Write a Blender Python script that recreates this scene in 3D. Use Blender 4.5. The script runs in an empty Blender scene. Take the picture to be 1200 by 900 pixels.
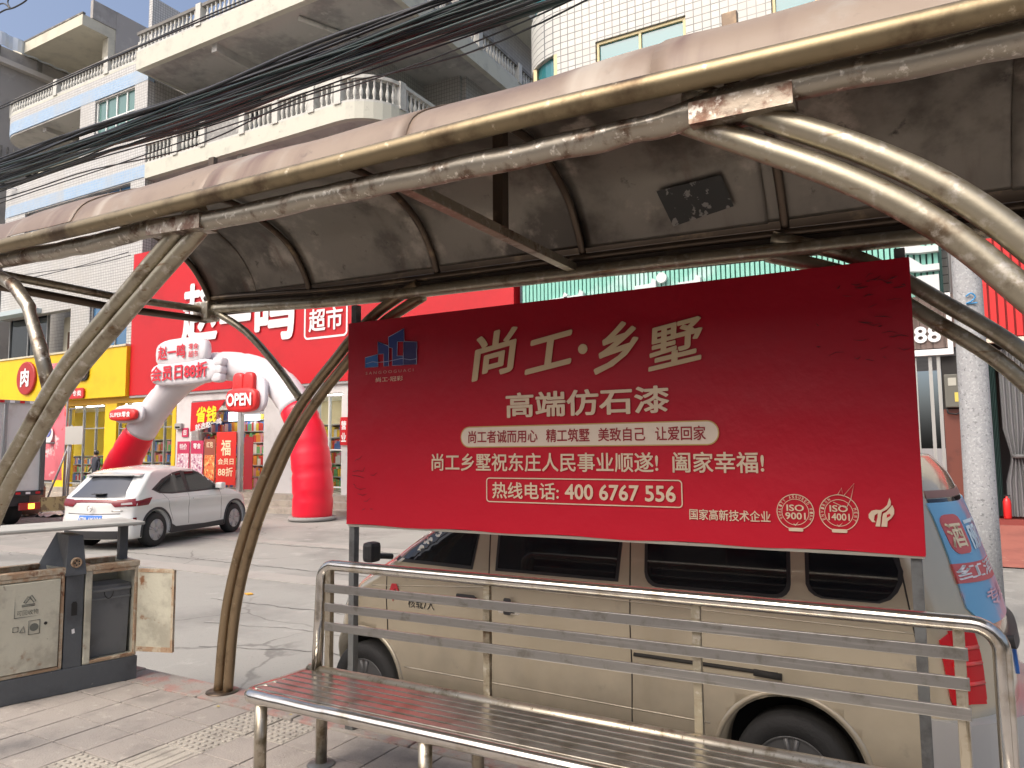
import bpy, bmesh, math, random
from mathutils import Vector, Matrix, noise
from mathutils.bvhtree import BVHTree
random.seed(7)
PI = math.pi
R = math.radians
scene = bpy.context.scene
COL = scene.collection

# ------------------------------------------------------------------ camera
FPX = 870.0
CP = Vector((0, 0, 1.65))
a_, p_, r_ = R(29.5), math.atan(77 / FPX), R(0.5)
FW = Vector((-math.sin(a_) * math.cos(p_), math.cos(a_) * math.cos(p_), math.sin(p_)))
R0 = Vector((math.cos(a_), math.sin(a_), 0)); U0 = R0.cross(FW)
RT = R0 * math.cos(r_) - U0 * math.sin(r_)
UP = U0 * math.cos(r_) + R0 * math.sin(r_)
cam_d = bpy.data.cameras.new('camera')
cam = bpy.data.objects.new('camera', cam_d); COL.objects.link(cam)
mw = Matrix((RT, UP, -FW)).transposed().to_4x4(); mw.translation = CP
cam.matrix_world = mw
cam_d.sensor_width = 36; cam_d.lens = 36 * FPX / 1200.0
cam_d.clip_start = 0.05; cam_d.clip_end = 3000
scene.camera = cam

# ------------------------------------------------------------------ sky and sun
SUN_EL, SUN_AZ = R(50), R(196)      # azimuth clockwise from +Y
w = bpy.data.worlds.new('World'); scene.world = w; w.use_nodes = True
wn = w.node_tree; wn.nodes.clear()
sky = wn.nodes.new('ShaderNodeTexSky'); sky.sky_type = 'NISHITA'; sky.sun_disc = False
sky.sun_elevation = SUN_EL; sky.sun_rotation = SUN_AZ
sky.air_density = .85; sky.dust_density = 7.0; sky.ozone_density = 1.0
bg = wn.nodes.new('ShaderNodeBackground'); bg.inputs[1].default_value = 0.15
wo = wn.nodes.new('ShaderNodeOutputWorld')
wn.links.new(sky.outputs[0], bg.inputs[0]); wn.links.new(bg.outputs[0], wo.inputs[0])
sd = bpy.data.lights.new('sun', 'SUN'); sd.energy = .85; sd.angle = R(45); sd.color = (1, .975, .93)
so = bpy.data.objects.new('sun', sd); COL.objects.link(so)
dirv = Vector((math.sin(SUN_AZ) * math.cos(SUN_EL), math.cos(SUN_AZ) * math.cos(SUN_EL), math.sin(SUN_EL)))
so.rotation_euler = dirv.to_track_quat('Z', 'Y').to_euler()
scene.view_settings.view_transform = 'Standard'; scene.view_settings.look = 'None'
scene.view_settings.gamma = 1; scene.view_settings.exposure = 0.72

# ------------------------------------------------------------------ pixel -> real point on a known plane
def ray(x, y): return FW + RT * ((x - 600) / FPX) + UP * ((450 - y) / FPX)
def onY(x, y, Y): d = ray(x, y); return CP + d * (Y / d.y)
def onX(x, y, X): d = ray(x, y); return CP + d * (X / d.x)
def onZ(x, y, Z): d = ray(x, y); return CP + d * ((Z - CP.z) / d.z)

# ------------------------------------------------------------------ materials
MATS = {}
def M(name, col, rough=.6, metal=0.0, var=None, bump=None, spec=.5, emis=None, streak=None, coat=0):
    """var=(colour2, scale, lo, hi) noise mix ; bump=(scale, strength) ; streak=(colour, scale xyz, lo, hi)"""
    if name in MATS: return MATS[name]
    m = bpy.data.materials.new(name); m.use_nodes = True
    nt = m.node_tree; N = nt.nodes; L = nt.links
    b = N['Principled BSDF']
    b.inputs['Roughness'].default_value = rough; b.inputs['Metallic'].default_value = metal
    b.inputs['Specular IOR Level'].default_value = spec
    b.inputs['Coat Weight'].default_value = coat; b.inputs['Coat Roughness'].default_value = .06
    b.inputs['Base Color'].default_value = (*col, 1)
    m.diffuse_color = (*col, 1)
    geo = N.new('ShaderNodeNewGeometry')
    cur = None
    def mixin(fac, c2):
        nonlocal cur
        mx = N.new('ShaderNodeMix'); mx.data_type = 'RGBA'
        L.new(fac, mx.inputs[0])
        if cur is None: mx.inputs[6].default_value = (*col, 1)
        else: L.new(cur, mx.inputs[6])
        mx.inputs[7].default_value = (*c2, 1)
        cur = mx.outputs[2]
    def ramped(sock, lo, hi):
        r = N.new('ShaderNodeMapRange'); r.interpolation_type = 'SMOOTHSTEP'
        L.new(sock, r.inputs[0]); r.inputs[1].default_value = lo; r.inputs[2].default_value = hi
        return r.outputs[0]
    for v in (var if isinstance(var, list) else ([var] if var else [])):
        n = N.new('ShaderNodeTexNoise'); n.inputs['Scale'].default_value = v[1]
        n.inputs['Detail'].default_value = 6; n.inputs['Roughness'].default_value = .62
        L.new(geo.outputs['Position'], n.inputs['Vector'])
        mixin(ramped(n.outputs[0], v[2], v[3]), v[0])
    for s in (streak if isinstance(streak, list) else ([streak] if streak else [])):
        mp = N.new('ShaderNodeMapping'); mp.inputs['Scale'].default_value = s[1]
        L.new(geo.outputs['Position'], mp.inputs[0])
        n = N.new('ShaderNodeTexNoise'); n.inputs['Scale'].default_value = 1; n.inputs['Detail'].default_value = 5
        L.new(mp.outputs[0], n.inputs['Vector'])
        mixin(ramped(n.outputs[0], s[2], s[3]), s[0])
    if cur: L.new(cur, b.inputs['Base Color'])
    if bump:
        n = N.new('ShaderNodeTexNoise'); n.inputs['Scale'].default_value = bump[0]; n.inputs['Detail'].default_value = 5
        L.new(geo.outputs['Position'], n.inputs['Vector'])
        bp = N.new('ShaderNodeBump'); bp.inputs['Strength'].default_value = bump[1]; bp.inputs['Distance'].default_value = .02 if len(bump) < 3 else bump[2]
        L.new(n.outputs[0], bp.inputs['Height']); L.new(bp.outputs[0], b.inputs['Normal'])
    if emis:
        b.inputs['Emission Color'].default_value = (*emis[0], 1); b.inputs['Emission Strength'].default_value = emis[1]
    MATS[name] = m
    return m

def M_tile(name, col, col2, grout, w, h, g=.012, rough=.35, stain=(.42, .40, .36), stain_hi=.75):
    m = bpy.data.materials.new(name); m.use_nodes = True
    nt = m.node_tree; N = nt.nodes; L = nt.links; b = N['Principled BSDF']
    geo = N.new('ShaderNodeNewGeometry'); sp = N.new('ShaderNodeSeparateXYZ'); L.new(geo.outputs['Position'], sp.inputs[0])
    ad = N.new('ShaderNodeMath'); ad.operation = 'ADD'; L.new(sp.outputs[0], ad.inputs[0]); L.new(sp.outputs[1], ad.inputs[1])
    cb = N.new('ShaderNodeCombineXYZ'); L.new(ad.outputs[0], cb.inputs[0]); L.new(sp.outputs[2], cb.inputs[1])
    br = N.new('ShaderNodeTexBrick'); br.offset = 0; br.squash = 1
    br.inputs['Scale'].default_value = 1; br.inputs['Brick Width'].default_value = w; br.inputs['Row Height'].default_value = h
    br.inputs['Mortar Size'].default_value = g; br.inputs['Mortar Smooth'].default_value = .1
    br.inputs['Color1'].default_value = (*col, 1); br.inputs['Color2'].default_value = (*col2, 1); br.inputs['Mortar'].default_value = (*grout, 1)
    L.new(cb.outputs[0], br.inputs['Vector'])
    mp = N.new('ShaderNodeMapping'); mp.inputs['Scale'].default_value = (.9, .9, .25); L.new(geo.outputs['Position'], mp.inputs[0])
    n = N.new('ShaderNodeTexNoise'); n.inputs['Scale'].default_value = 1; n.inputs['Detail'].default_value = 7; L.new(mp.outputs[0], n.inputs['Vector'])
    r = N.new('ShaderNodeMapRange'); L.new(n.outputs[0], r.inputs[0]); r.inputs[1].default_value = .45; r.inputs[2].default_value = stain_hi; r.inputs[4].default_value = .6
    mx = N.new('ShaderNodeMix'); mx.data_type = 'RGBA'; L.new(r.outputs[0], mx.inputs[0]); L.new(br.outputs[0], mx.inputs[6]); mx.inputs[7].default_value = (*stain, 1)
    L.new(mx.outputs[2], b.inputs['Base Color']); b.inputs['Roughness'].default_value = rough
    bp = N.new('ShaderNodeBump'); bp.inputs['Strength'].default_value = .5; bp.inputs['Distance'].default_value = .01
    inv = N.new('ShaderNodeMath'); inv.operation = 'SUBTRACT'; inv.inputs[0].default_value = 1; L.new(br.outputs['Fac'], inv.inputs[1])
    L.new(inv.outputs[0], bp.inputs['Height']); L.new(bp.outputs[0], b.inputs['Normal'])
    MATS[name] = m
    return m

# steels
STEEL = M('aged_steel', (.36, .325, .245), .42, .82, var=[((.13, .085, .05), 7, .50, .74), ((.56, .52, .45), 23, .52, .72)], bump=(55, .12, .004), streak=((.20, .12, .06), (3, 40, 40), .60, .76))
STEEL_A = M('weathered_gold_steel', (.25, .20, .12), .44, .8, var=[((.09, .06, .035), 5, .45, .7), ((.60, .52, .38), 19, .60, .76)], bump=(45, .15, .004))
STEEL_B = M('scratched_steel', (.38, .345, .28), .42, .75, var=[((.14, .09, .06), 9, .50, .66), ((.72, .68, .60), 30, .56, .66)], bump=(60, .25, .005))
BENCH = M('polished_steel', (.60, .58, .54), .16, .95, var=((.40, .36, .29), 9, .48, .72), bump=(18, .05, .006))
BENCH_D = M('dull_steel', (.40, .36, .29), .36, .85, var=[((.17, .14, .09), 12, .48, .70), ((.6, .57, .5), 30, .62, .72)], bump=(60, .1, .004), streak=((.10, .08, .05), (60, 60, 4), .60, .75))
SLAT = M('brushed_steel', (.27, .265, .255), .36, .85, var=((.18, .17, .15), 14, .50, .74), streak=((.38, .37, .35), (2, 90, 90), .55, .75))
GALV = M('galvanised_grey', (.20, .21, .21), .5, .6, var=((.12, .12, .12), 9, .45, .7), bump=(40, .1, .003))
ROOFM = M('roof_sheet_pink', (.24, .18, .13), .48, .0, var=[((.165, .115, .085), 1.3, .46, .66), ((.29, .255, .21), 2.3, .52, .72), ((.10, .07, .05), 7, .60, .76)], streak=[((.13, .075, .055), (4, .5, .5), .54, .68), ((.36, .31, .25), (2.2, .4, .4), .56, .66)], bump=(3, .3, .02), spec=.5)
UNDER = M('roof_underside', (.20, .18, .15), .38, .3, var=[((.075, .063, .05), 1.5, .46, .64), ((.34, .30, .25), 3.2, .54, .70), ((.03, .024, .02), 9, .62, .76)], streak=((.10, .06, .045), (6, 1.2, 1.2), .58, .76), bump=(2.4, .6, .03))
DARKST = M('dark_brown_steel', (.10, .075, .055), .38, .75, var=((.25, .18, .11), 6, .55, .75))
# ------------------------------------------------------------------ object helpers
def tag(o, label=None, cat=None, group=None, kind=None):
    if label: o['label'] = label
    if cat: o['category'] = cat
    if group: o['group'] = group
    if kind: o['kind'] = kind
    return o
def thing(name, label, cat, loc=(0, 0, 0), rz=0, group=None):
    o = bpy.data.objects.new(name, None); COL.objects.link(o); o.empty_display_size = .1
    o.location = loc; o.rotation_euler = (0, 0, rz)
    return tag(o, label, cat, group)
def world_of(o):
    mt = Matrix.Identity(4); q = o
    while q is not None:
        mt = q.matrix_basis @ mt; q = q.parent
    return mt
def link(name, me, parent=None):
    o = bpy.data.objects.new(name, me); COL.objects.link(o); o.parent = parent
    return o
class MB:
    def __init__(s): s.v = []; s.f = []; s.sm = []
    def add(s, vs, fs, smooth=False):
        n = len(s.v); s.v += [Vector(v) for v in vs]
        s.f += [tuple(i + n for i in f) for f in fs]; s.sm += [smooth] * len(fs); return s
    def box(s, c, d, rz=0, mat=None):
        x, y, z = d[0] / 2, d[1] / 2, d[2] / 2
        vs = [Vector((sx * x, sy * y, sz * z)) for sz in (-1, 1) for sy in (-1, 1) for sx in (-1, 1)]
        m = mat if mat else Matrix.Rotation(rz, 3, 'Z')
        return s.add([m @ v + Vector(c) for v in vs], [(0, 2, 3, 1), (4, 5, 7, 6), (0, 1, 5, 4), (2, 6, 7, 3), (0, 4, 6, 2), (1, 3, 7, 5)])
    def b2(s, p, q):
        p = Vector(p); q = Vector(q)
        return s.box((p + q) / 2, [abs(q[i] - p[i]) for i in range(3)])
    def bbox(s, p, q, bev=.01):
        """bevelled box (edges chamfered)"""
        bm = bmesh.new(); bmesh.ops.create_cube(bm, size=1)
        p = Vector(p); q = Vector(q); c = (p + q) / 2; d = [abs(q[i] - p[i]) for i in range(3)]
        for v in bm.verts: v.co = Vector((v.co.x * d[0], v.co.y * d[1], v.co.z * d[2])) + c
        bmesh.ops.bevel(bm, geom=bm.edges[:], offset=min(bev, min(d) * .45), segments=2, affect='EDGES', profile=.6)
        bm.verts.ensure_lookup_table()
        s.add([v.co.copy() for v in bm.verts], [tuple(v.index for v in f.verts) for f in bm.faces]); bm.free(); return s
    def tube(s, pts, r, n=12, cap=True, closed=False, sq=False):
        pts = [Vector(p) for p in pts]; k = len(pts); rr = r if isinstance(r, (list, tuple)) else [r] * k
        rings = []; up = None
        for i, p in enumerate(pts):
            if closed: t = pts[(i + 1) % k] - pts[i - 1]
            else: t = (pts[min(i + 1, k - 1)] - pts[max(i - 1, 0)])
            t.normalize()
            if up is None:
                up = Vector((0, 0, 1)) if abs(t.z) < .9 else Vector((0, 1, 0))
            sd = t.cross(up).normalized(); up = sd.cross(t).normalized()
            off = PI / n if sq else 0
            rings.append([p + (sd * math.cos(2 * PI * j / n + off) + up * math.sin(2 * PI * j / n + off)) * rr[i] for j in range(n)])
        vs = [v for r_ in rings for v in r_]; fs = []
        for i in range(k - (0 if closed else 1)):
            for j in range(n):
                i2 = (i + 1) % k
                fs.append((i * n + j, i * n + (j + 1) % n, i2 * n + (j + 1) % n, i2 * n + j))
        s.add(vs, [f[::-1] for f in fs], not sq)
        if cap and not closed:
            b = len(s.v) - len(vs)
            s.f.append(tuple(b + j for j in range(n))); s.sm.append(False)
            s.f.append(tuple(b + (k - 1) * n + j for j in range(n))[::-1]); s.sm.append(False)
        return s
    def lathe(s, prof, c=(0, 0, 0), n=16, axis='Z', smooth=True, caps=True):
        vs = []
        for (r, h) in prof:
            for j in range(n):
                a = 2 * PI * j / n; x, y = r * math.cos(a), r * math.sin(a)
                v = Vector((x, y, h)) if axis == 'Z' else (Vector((x, h, y)) if axis == 'Y' else Vector((h, x, y)))
                vs.append(v + Vector(c))
        fs = []
        for i in range(len(prof) - 1):
            for j in range(n):
                fs.append((i * n + j, i * n + (j + 1) % n, (i + 1) * n + (j + 1) % n, (i + 1) * n + j))
        s.add(vs, fs, smooth)
        b = len(s.v) - len(vs)
        if caps and prof[0][0] > 1e-4: s.f.append(tuple(b + j for j in range(n))[::-1]); s.sm.append(False)
        if caps and prof[-1][0] > 1e-4: s.f.append(tuple(b + (len(prof) - 1) * n + j for j in range(n))); s.sm.append(False)
        return s
    def prism(s, poly, h0, h1, axis='Z'):
        """poly of 2D points extruded along axis between h0 and h1"""
        def mk(p, h):
            return Vector((p[0], p[1], h)) if axis == 'Z' else (Vector((p[0], h, p[1])) if axis == 'Y' else Vector((h, p[0], p[1])))
        n = len(poly); vs = [mk(p, h0) for p in poly] + [mk(p, h1) for p in poly]
        fs = [tuple(range(n))[::-1], tuple(range(n, 2 * n))] + [(i, (i + 1) % n, n + (i + 1) % n, n + i) for i in range(n)]
        return s.add(vs, fs)
    def strip(s, path, z0, z1, th, closed=False):
        """wall of thickness th along a 2D path, thickness to the left of the path"""
        P = [Vector((p[0], p[1])) for p in path]; k = len(P); inn = []
        for i in range(k):
            t = (P[min(i + 1, k - 1)] - P[max(i - 1, 0)]).normalized(); nn = Vector((-t.y, t.x))
            inn.append(P[i] + nn * th)
        vs = []
        for q in (P, inn):
            for z in (z0, z1): vs += [Vector((p.x, p.y, z)) for p in q]
        fs = []
        for i in range(k - 1):
            fs += [(i, i + 1, k + i + 1, k + i), (2 * k + i, 3 * k + i, 3 * k + i + 1, 2 * k + i + 1), (k + i, k + i + 1, 3 * k + i + 1, 3 * k + i), (i, 2 * k + i, 2 * k + i + 1, i + 1)]
        fs += [(0, k, 3 * k, 2 * k), (k - 1, 3 * k - 1, 4 * k - 1, 2 * k - 1)]
        return s.add(vs, fs)
    def build(s, name, mat, parent=None, world=True, label=None):
        off = Vector((0, 0, 0)); inv = None
        if parent is not None and world: inv = world_of(parent).inverted()
        vs = [inv @ v for v in s.v] if inv else s.v
        me = bpy.data.meshes.new(name); me.from_pydata([tuple(v) for v in vs], [], s.f)
        me.polygons.foreach_set('use_smooth', s.sm)
        bm = bmesh.new(); bm.from_mesh(me); bmesh.ops.recalc_face_normals(bm, faces=bm.faces[:]); bm.to_mesh(me); bm.free()
        me.materials.append(mat); me.update()
        o = link(name, me, parent)
        if label: o['label'] = label
        return o
def inst(name, me, parent, loc, rot=(0, 0, 0), scale=None):
    o = link(name, me, parent); o.location = loc; o.rotation_euler = rot
    if scale: o.scale = scale
    return o
def arc(cx, cy, r, a0, a1, n=8): return [(cx + r * math.cos(R(a0 + (a1 - a0) * i / n)), cy + r * math.sin(R(a0 + (a1 - a0) * i / n))) for i in range(n + 1)]
def spline(pts, m=6):
    P = [Vector(p) for p in pts]; out = []
    for i in range(len(P) - 1):
        p0 = P[max(i - 1, 0)]; p1 = P[i]; p2 = P[i + 1]; p3 = P[min(i + 2, len(P) - 1)]
        for k in range(m):
            t = k / m
            out.append(.5 * ((2 * p1) + (p2 - p0) * t + (2 * p0 - 5 * p1 + 4 * p2 - p3) * t * t + (3 * p1 - p0 - 3 * p2 + p3) * t ** 3))
    out.append(P[-1]); return out

# ------------------------------------------------------------------ lettering
FC = bpy.data.curves.new('lettering', 'FONT'); FO = bpy.data.objects.new('lettering', FC)
def glyphs(body, bold=0.0, shear=0.0, res=3, space=1.0):
    COL.objects.link(FO)
    FC.body = body; FC.offset = bold; FC.shear = shear; FC.resolution_u = res; FC.space_character = space; FC.extrude = 0
    dg = bpy.context.evaluated_depsgraph_get(); dg.update()
    me = bpy.data.meshes.new_from_object(FO.evaluated_get(dg)); COL.objects.unlink(FO)
    me.materials.clear()
    return me
def text(body, mat, parent, org, rv, uv, w=None, h=None, bold=0.0, shear=0.0, space=1.0, name='lettering', thick=.002, align='L', fit=True, warp=None):
    """place lettering with its lower-left at org, running along rv, upright along uv, scaled to w x h"""
    me = glyphs(body, 0, 0, 3, space)
    if shear:
        for v in me.vertices: v.co.x += shear * v.co.y
    if bold > .012:      # embolden with shifted layers (keeps the counters of complex characters open)
        bm = bmesh.new(); bd = bold * .55
        for k, (dx, dy) in enumerate([(0, 0)] + [(bd * 1.2 * math.cos(q * PI / 5), bd * 1.2 * math.sin(q * PI / 5)) for q in range(10)]):
            n0 = len(bm.verts); bm.from_mesh(me); bm.verts.ensure_lookup_table()
            for v in bm.verts[n0:]: v.co.x += dx; v.co.y += dy; v.co.z = k
        bm.to_mesh(me); bm.free()
    vs = [v.co.copy() for v in me.vertices]
    x0, x1 = min(v.x for v in vs), max(v.x for v in vs); y0, y1 = min(v.y for v in vs), max(v.y for v in vs)
    if h is None: h = w / (x1 - x0) * (y1 - y0)
    if w is None: w = h / (y1 - y0) * (x1 - x0)
    rv = Vector(rv).normalized(); uv = Vector(uv).normalized(); nv = rv.cross(uv)
    org = Vector(org); inv = world_of(parent).inverted() if parent else Matrix.Identity(4)
    bm = bmesh.new(); bm.from_mesh(me)
    if thick:
        bmesh.ops.dissolve_limit(bm, angle_limit=.01, verts=bm.verts[:], edges=bm.edges[:]) if False else None
    for v in bm.verts:
        x = (v.co.x - x0) / (x1 - x0) * w; y = (v.co.y - y0) / (y1 - y0) * h
        if warp: x, y = warp(x, y)
        v.co = inv @ (org + rv * x + uv * y + nv * (thick + v.co.z * min(h * .0008, .0006)))
    for f in bm.faces: f.smooth = False
    bm.normal_update(); bm.verts.index_update(); m2 = bpy.data.meshes.new(name)
    m2.from_pydata([tuple(v.co) for v in bm.verts], [], [tuple(v.index for v in f.verts) for f in bm.faces if f.calc_area() > 1e-8]); bm.free(); me = m2
    me.polygons.foreach_set('use_smooth', [False] * len(me.polygons)); me.update()
    me.materials.append(mat)
    return link(name, me, parent)
def textpx(body, mat, parent, px, Y, **k):
    """px=(x0,y0,x1,y1): lower-left and upper-right corners seen in the picture, on the real plane Y"""
    a = onY(px[0], px[1], Y); b = onY(px[2], px[3], Y)
    return text(body, mat, parent, a, (1, 0, 0), (0, 0, 1), b.x - a.x, b.z - a.z, **k)
def inset(path, d):
    P = [Vector(p) for p in path]; out = []
    for i, p in enumerate(P):
        t = (P[min(i + 1, len(P) - 1)] - P[max(i - 1, 0)]).normalized(); out.append((p.x - t.y * d, p.y + t.x * d))
    return out
def decal(poly, Y, mat, parent, name, th=.002):
    """thin flat print on a plane Y; poly in world (x,z)"""
    return MB().prism(poly, Y - th, Y, 'Y').build(name, mat, parent)
def rrect(x0, z0, x1, z1, r, n=5):
    return arc(x1 - r, z0 + r, r, -90, 0, n) + arc(x1 - r, z1 - r, r, 0, 90, n) + arc(x0 + r, z1 - r, r, 90, 180, n) + arc(x0 + r, z0 + r, r, 180, 270, n)
def rframe(x0, z0, x1, z1, r, t, Y, mat, parent, name='outline', th=.0015):
    o = rrect(x0, z0, x1, z1, r); i = rrect(x0 + t, z0 + t, x1 - t, z1 - t, max(r - t, .001)); n = len(o)
    m = MB(); vs = [Vector((p[0], Y - th, p[1])) for p in o] + [Vector((p[0], Y - th, p[1])) for p in i]
    m.add(vs, [(k, (k + 1) % n, n + (k + 1) % n, n + k) for k in range(n)])
    return m.build(name, mat, parent)
# ================================================================== SETTING
def M_road():
    m = M('road_concrete', (.275, .272, .25), .85, 0, var=[((.195, .192, .178), .55, .44, .70), ((.35, .345, .32), 2.3, .56, .76), ((.15, .14, .13), 70, .60, .72)], bump=(60, .35, .01))
    nt = m.node_tree; N = nt.nodes; L = nt.links; b = N['Principled BSDF']
    src = b.inputs['Base Color'].links[0].from_socket
    geo = N.new('ShaderNodeNewGeometry')
    wp = N.new('ShaderNodeTexNoise'); wp.inputs['Scale'].default_value = 1.6; wp.inputs['Detail'].default_value = 8
    L.new(geo.outputs['Position'], wp.inputs['Vector'])
    sc = N.new('ShaderNodeVectorMath'); sc.operation = 'SCALE'; sc.inputs[3].default_value = .5; L.new(wp.outputs['Color'], sc.inputs[0])
    ad = N.new('ShaderNodeVectorMath'); ad.operation = 'ADD'; L.new(geo.outputs['Position'], ad.inputs[0]); L.new(sc.outputs[0], ad.inputs[1])
    vo = N.new('ShaderNodeTexVoronoi'); vo.feature = 'DISTANCE_TO_EDGE'; vo.inputs['Scale'].default_value = .5; L.new(ad.outputs[0], vo.inputs['Vector'])
    r = N.new('ShaderNodeMapRange'); L.new(vo.outputs[0], r.inputs[0]); r.inputs[1].default_value = .003; r.inputs[2].default_value = .012; r.inputs[3].default_value = .75; r.inputs[4].default_value = 0; r.inputs[3].default_value = .5
    mk = N.new('ShaderNodeTexNoise'); mk.inputs['Scale'].default_value = .35; L.new(geo.outputs['Position'], mk.inputs['Vector'])
    mr = N.new('ShaderNodeMapRange'); L.new(mk.outputs[0], mr.inputs[0]); mr.inputs[1].default_value = .48; mr.inputs[2].default_value = .56
    mu = N.new('ShaderNodeMath'); mu.operation = 'MULTIPLY'; L.new(r.outputs[0], mu.inputs[0]); L.new(mr.outputs[0], mu.inputs[1])
    mx = N.new('ShaderNodeMix'); mx.data_type = 'RGBA'; L.new(mu.outputs[0], mx.inputs[0]); L.new(src, mx.inputs[6]); mx.inputs[7].default_value = (.07, .065, .06, 1)
    L.new(mx.outputs[2], b.inputs['Base Color']); return m
ROAD = M_road()
PAVE = M('paver', (.335, .305, .275), .85, 0, var=[((.24, .22, .20), 3.1, .46, .72), ((.44, .40, .355), 11, .56, .74), ((.16, .13, .11), 120, .60, .70)], bump=(90, .5, .008))
PAVE2 = M('tactile_paver', (.40, .37, .32), .85, 0, var=[((.27, .25, .22), 5, .46, .72), ((.18, .16, .14), 120, .60, .70)], bump=(90, .4, .008))
KERBM = M('kerb_faded_red', (.34, .20, .175), .85, 0, var=[((.30, .275, .245), 6, .38, .55), ((.15, .12, .10), 40, .6, .7)], bump=(60, .5, .01))
DIRT = M('ground_earth', (.24, .22, .20), .95)
CONC = M('rough_concrete', (.30, .29, .27), .9, 0, var=[((.17, .165, .155), 1.1, .48, .72), ((.40, .385, .36), 4, .56, .75)], bump=(25, .4, .02))
STEPM = M('step_stone', (.36, .32, .27), .8, 0, var=((.25, .22, .19), 2.5, .45, .7), bump=(50, .3))

def sheet(name, x0, y0, x1, y1, z, mat, zb=None):
    m = MB(); zb = z if zb is None else zb
    m.add([(x0, y0, z), (x1, y0, z), (x1, y1, zb), (x0, y1, zb)], [(0, 1, 2, 3)])
    return tag(m.build(name, mat), kind='structure')
sheet('ground', -500, -300, 400, 700, -.36, DIRT)
ZR = -.32
road = sheet('road', -160, 3.72, 90, 17.2, ZR, ROAD)
# kerb built of stones
kerb = tag(MB().b2((-40, 3.50, -.34), (20, 3.70, -.03)).build('kerb', CONC), kind='structure')
ks = MB().bbox((-.445, -.13, -.30), (.445, .13, 0), .012).build('kerb_stone', KERBM, kerb)
ksm = ks.data; k0 = True
for i in range(22):
    x = -11.2 + i * .9
    o = ks if k0 else inst('kerb_stone', ksm, kerb, (0, 0, 0)); k0 = False
    o.location = (x, 3.595 + random.uniform(-.004, .004), .003 + random.uniform(-.003, .003))
pav = tag(MB().b2((-40, -12, -.34), (20, 3.455, -.022)).build('pavement', CONC), kind='structure')
X0, X1, Y0, Y1, TS = -6.9, .9, .75, 3.45, .3
for q in (((-40, -12), (X0, 3.45)), ((X1, -12), (20, 3.45)), ((X0, -12), (X1, Y0))):
    tag(MB().b2((q[0][0], q[0][1], -.02), (q[1][0], q[1][1], -.002)).build('pavement_surface', PAVE, pav), kind='stuff')
g = .004
pm = [MB().bbox((g, g, -.03), (TS - g, TS - g, 0), .004) for _ in range(1)][0]
pv_me = None; bar_me = None; dot_me = None
def bar_tile():
    m = MB().bbox((g, g, -.03), (TS - g, TS - g, 0), .004)
    for k in range(4):
        x = .045 + k * .07; m.prism([(x - .017, 0), (x + .017, 0), (x + .010, .006), (x - .010, .006)], .025, .275, 'Y')
    return m
def dot_tile():
    m = MB().bbox((g, g, -.03), (TS - g, TS - g, 0), .004)
    for i in range(6):
        for j in range(6):
            m.lathe([(.016, 0), (.011, .005), (0, .006)], (.03 + i * .048, .03 + j * .048, 0), 6)
    return m
nx = int(round((X1 - X0) / TS)); ny = int(round((Y1 - Y0) / TS))
for i in range(nx):
    for j in range(ny):
        x = X0 + i * TS; y = Y0 + j * TS
        col9 = (i in (9, 10))
        kind = 'p'
        if i == 10: kind = 'b'
        if i == 10 and (j >= ny - 2 or j in (4, 5)): kind = 'd'
        if i == 11 and j in (ny - 1,): kind = 'd'
        if i == 9 and j in (4, 5): kind = 'd'
        z = random.uniform(-.0025, .0015)
        if kind == 'p':
            if pv_me is None: o = pm.build('paver', PAVE, pav); pv_me = o.data
            else: o = inst('paver', pv_me, pav, (0, 0, 0))
        elif kind == 'b':
            if bar_me is None: o = bar_tile().build('tactile_paver', PAVE2, pav); bar_me = o.data
            else: o = inst('tactile_paver', bar_me, pav, (0, 0, 0))
        else:
            if dot_me is None: o = dot_tile().build('tactile_paver', PAVE2, pav); dot_me = o.data
            else: o = inst('tactile_paver', dot_me, pav, (0, 0, 0))
        o.location = (x, y, z); o.rotation_euler = (random.uniform(-.006, .006), random.uniform(-.006, .006), 0)
# road features: a sunken strip with raised concrete edges, a fresh concrete patch
PATCH = M('concrete_patch', (.31, .295, .27), .85, 0, var=[((.28, .26, .24), 2, .45, .7), ((.2, .19, .17), 60, .62, .7)], bump=(50, .4, .01))
tag(MB().b2((-60, 8.25, ZR - .01), (-5.2, 8.75, ZR + .012)).build('concrete_strip', PATCH), kind='structure')
tag(MB().b2((-60, 11.6, ZR - .01), (-4, 12.0, ZR + .010)).build('concrete_strip', PATCH), kind='structure')
CRK = M('crack_dark', (.11, .105, .10), .95)
def crack(pts, wd, seed):
    random.seed(seed); m = MB(); P = []
    for i in range(len(pts) - 1):
        a = Vector(pts[i]); b = Vector(pts[i + 1]); n = max(2, int((b - a).length / .12))
        for k in range(n): P.append(a.lerp(b, k / n) + Vector((random.uniform(-.04, .04), random.uniform(-.03, .03))))
    vs = []
    for p in P: ww = wd * random.uniform(.3, 1.2); vs += [(p.x, p.y - ww, ZR + .004), (p.x, p.y + ww, ZR + .004)]
    m.add(vs, [(2 * i, 2 * i + 2, 2 * i + 3, 2 * i + 1) for i in range(len(P) - 1)])
    m.build('crack', CRK, road)
crack([(-14.5, 9.3), (-11, 9.25), (-8, 9.2), (-5, 9.3)], .02, 1)
crack([(-13, 11.45), (-9, 11.5), (-4, 11.4)], .025, 2)
crack([(-8.6, 6.9), (-6.4, 7.0), (-4.5, 7.3)], .012, 3)
crack([(-6.6, 5.2), (-5.4, 5.6), (-4.2, 5.7), (-3.6, 6.2)], .010, 4)
crack([(-7.5, 5.9), (-6.2, 6.2), (-5.2, 6.1)], .008, 5)
random.seed(11)
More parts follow.
